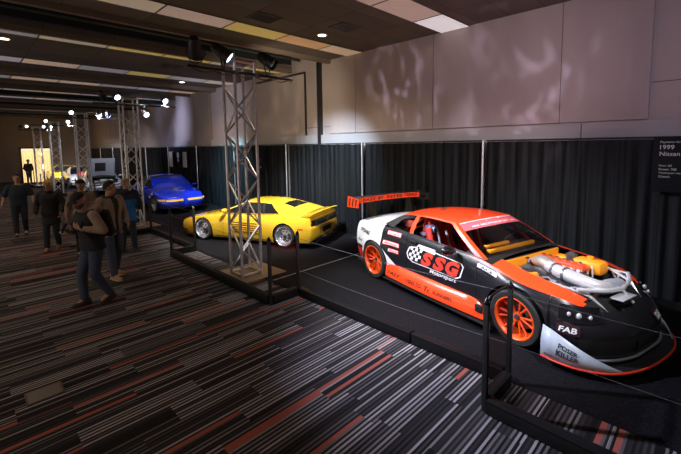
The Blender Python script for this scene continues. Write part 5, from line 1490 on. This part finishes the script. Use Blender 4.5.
# person in a dark coat with a mustard cap
person('person in a long dark coat, mustard cap and orange-brown boots, behind the capped man', (1.42, 11.25, 0), math.radians(-115), dict(h=1.70, elbow=[(-.02, -.28, 1.14), (.0, .28, 1.14)], wrist=[(.12, -.27, .93), (.14, .26, .95)],
    knee=[(.08, -.09, .50), (.0, .09, .49)], ankle=[(.12, -.09, .085), (-.12, .09, .095)], heel=(0, 10), trousers=M_jean2, shoe=mat('boot_orange', (.40, .15, .04), .6), tops=[dict(name='coat', mat=M_blk, sleeve=1.9, g=.035, skirt=.66, collar=1)], cap=M_capy, beanie=True, head_pitch=18, vox=.014))
# capped man with beige sleeves, dark vest and pack, looking down at a phone
pc, inf = person('man in a black cap, beige hoodie and dark vest looking down, nearest of the visitors', (1.34, 6.78, 0), math.radians(197), dict(h=1.78, lean=8, elbow=[(-.02, -.27, 1.14), (-.05, .29, 1.16)], wrist=[(.22, -.13, 1.18), (.16, .07, 1.25)],
    hand=({'d': (.6, .3, .7), 'n': (-.5, .6, .2), 'curl': .8}, {'d': (.3, -.8, .35), 'n': (-1, -.2, .1), 'curl': .7, 'th': (0, 0, 1)}),
    knee=[(.14, -.09, .50), (.05, .09, .49)], ankle=[(.12, -.10, .085), (-.15, .10, .11)], heel=(0, 16), trousers=M_jean, shoe=M_shoe_d,
    tops=[dict(name='hoodie', mat=M_beige, sleeve=1.9, g=.022, hood=1.3), dict(name='vest', mat=cloth('vest_dark', (.016, .017, .022)), sleeve=0, g=.045, z0=.93, skirt=.86)], cap=M_capd, beard=M_beard, head_pitch=28, head_yaw=8, vox=.010))
up = inf['up']
b = MB(); b.bbox((0, 0, 0), (.16, .30, .44), .06, M=Matrix.Translation(up(-.235, 0, 1.20)) @ Matrix.Rotation(math.radians(12), 4, 'Y')); o = b.build('backpack', M_blk, pc)
for s in (-1, 1):
    b = MB(); b.tube([up(-.17, s*.11, 1.40), up(-.08, s*.125, 1.475), up(.06, s*.12, 1.45), up(.165, s*.115, 1.28), up(.10, s*.17, 1.05), up(-.1, s*.19, 1.04)], .018, 8); b.build('strap', M_blk, o)
ph = thing('phone', 'dark phone held up by the man in the black cap', 'phone', (0, 0, 0)); w = pc.matrix_basis @ Vector(tuple(Vector(inf['wr'][-1])+Vector((.085, .045, .085)))); ph.location = w; ph.rotation_euler = (0, 0, math.radians(197))
b = MB(); b.bbox((0, 0, 0), (.012, .075, .15), .004, M=Matrix.Rotation(math.radians(-30), 4, 'Y')); b.build('case', M_blackgloss, ph)
# man in a grey-beige jacket turned to the cars
person('bareheaded man in a grey-beige jacket, blue jeans and tan shoes looking right at the cars', (1.88, 7.92, 0), math.radians(-62), dict(h=1.82, elbow=[(-.05, -.28, 1.13), (.02, .27, 1.13)], wrist=[(.10, -.27, .92), (.20, .16, 1.0)],
    hand=(None, {'d': (.7, -.3, -.5), 'n': (0, -1, -.2), 'curl': .7}), knee=[(.05, -.10, .50), (.03, .10, .50)], ankle=[(.12, -.11, .085), (-.10, .11, .085)], toe=(-8, 14), trousers=M_jean, shoe=M_shoe_t, sole=M_sole,
    tops=[dict(name='shirt', mat=M_blk, sleeve=0, g=.016, z0=.95, collar=1), dict(name='jacket', mat=M_blazer, mat2=M_blk, sleeve=1.92, g=.034, skirt=.80, cls=lambda c: 1 if (c.x > .08 and abs(c.y) < .035+.10*max(0, c.z-1.15) and c.z > .80) else 0)], hair=M_hairb, head_yaw=32, beard=None, vox=.010))
# visitor seen from behind in blue
person('visitor seen from behind in a bright blue jacket with dark shoulders and a beige cap', (2.62, 9.62, 0), math.radians(62), dict(h=1.72, elbow=[(.0, -.28, 1.14), (.0, .28, 1.14)], wrist=[(.16, -.22, 1.02), (.16, .22, 1.02)],
    knee=[(.03, -.10, .49), (.03, .10, .49)], ankle=[(.0, -.13, .085), (-.02, .13, .085)], trousers=M_jean2, shoe=M_shoe_d,
    tops=[dict(name='jacket', mat=M_navy, mat2=M_bluej, sleeve=1.9, g=.045, skirt=.76, hood=1, cls=lambda c: 1 if (c.z < 1.27 and abs(c.y) < .235) else 0)], cap=M_capb, beanie=True, vox=.012))
# visitor hidden behind the capped man
person('visitor in a beige jacket and dark knit cap, mostly hidden behind the capped man', (1.86, 10.15, 0), math.radians(-110), dict(h=1.73, elbow=[(-.02, -.28, 1.13), (.0, .28, 1.13)], wrist=[(.1, -.28, .92), (.12, .26, .94)],
    knee=[(.04, -.09, .50), (.0, .09, .49)], ankle=[(.05, -.10, .085), (-.05, .10, .085)], trousers=M_blk, shoe=M_shoe_d, tops=[dict(name='jacket', mat=cloth('tan_jacket', (.24, .16, .12)), sleeve=1.9, g=.032, skirt=.78, collar=1)], cap=M_capd, beanie=True, vox=.014))
# silhouette by the lit doorway
person('dark figure standing in front of the lit doorway at the far end', (3.32, 34.4, 0), math.radians(-60), dict(h=1.74, elbow=[(-.02, -.29, 1.13), (.0, .29, 1.13)], wrist=[(.1, -.24, .95), (.12, .22, .97)],
    knee=[(.02, -.10, .50), (.0, .10, .49)], ankle=[(.02, -.12, .085), (.0, .12, .085)], trousers=M_blk, shoe=M_shoe_d, tops=[dict(name='jacket', mat=M_blk, sleeve=1.9, g=.032, skirt=.80)], hair=M_hairb, vox=.02))
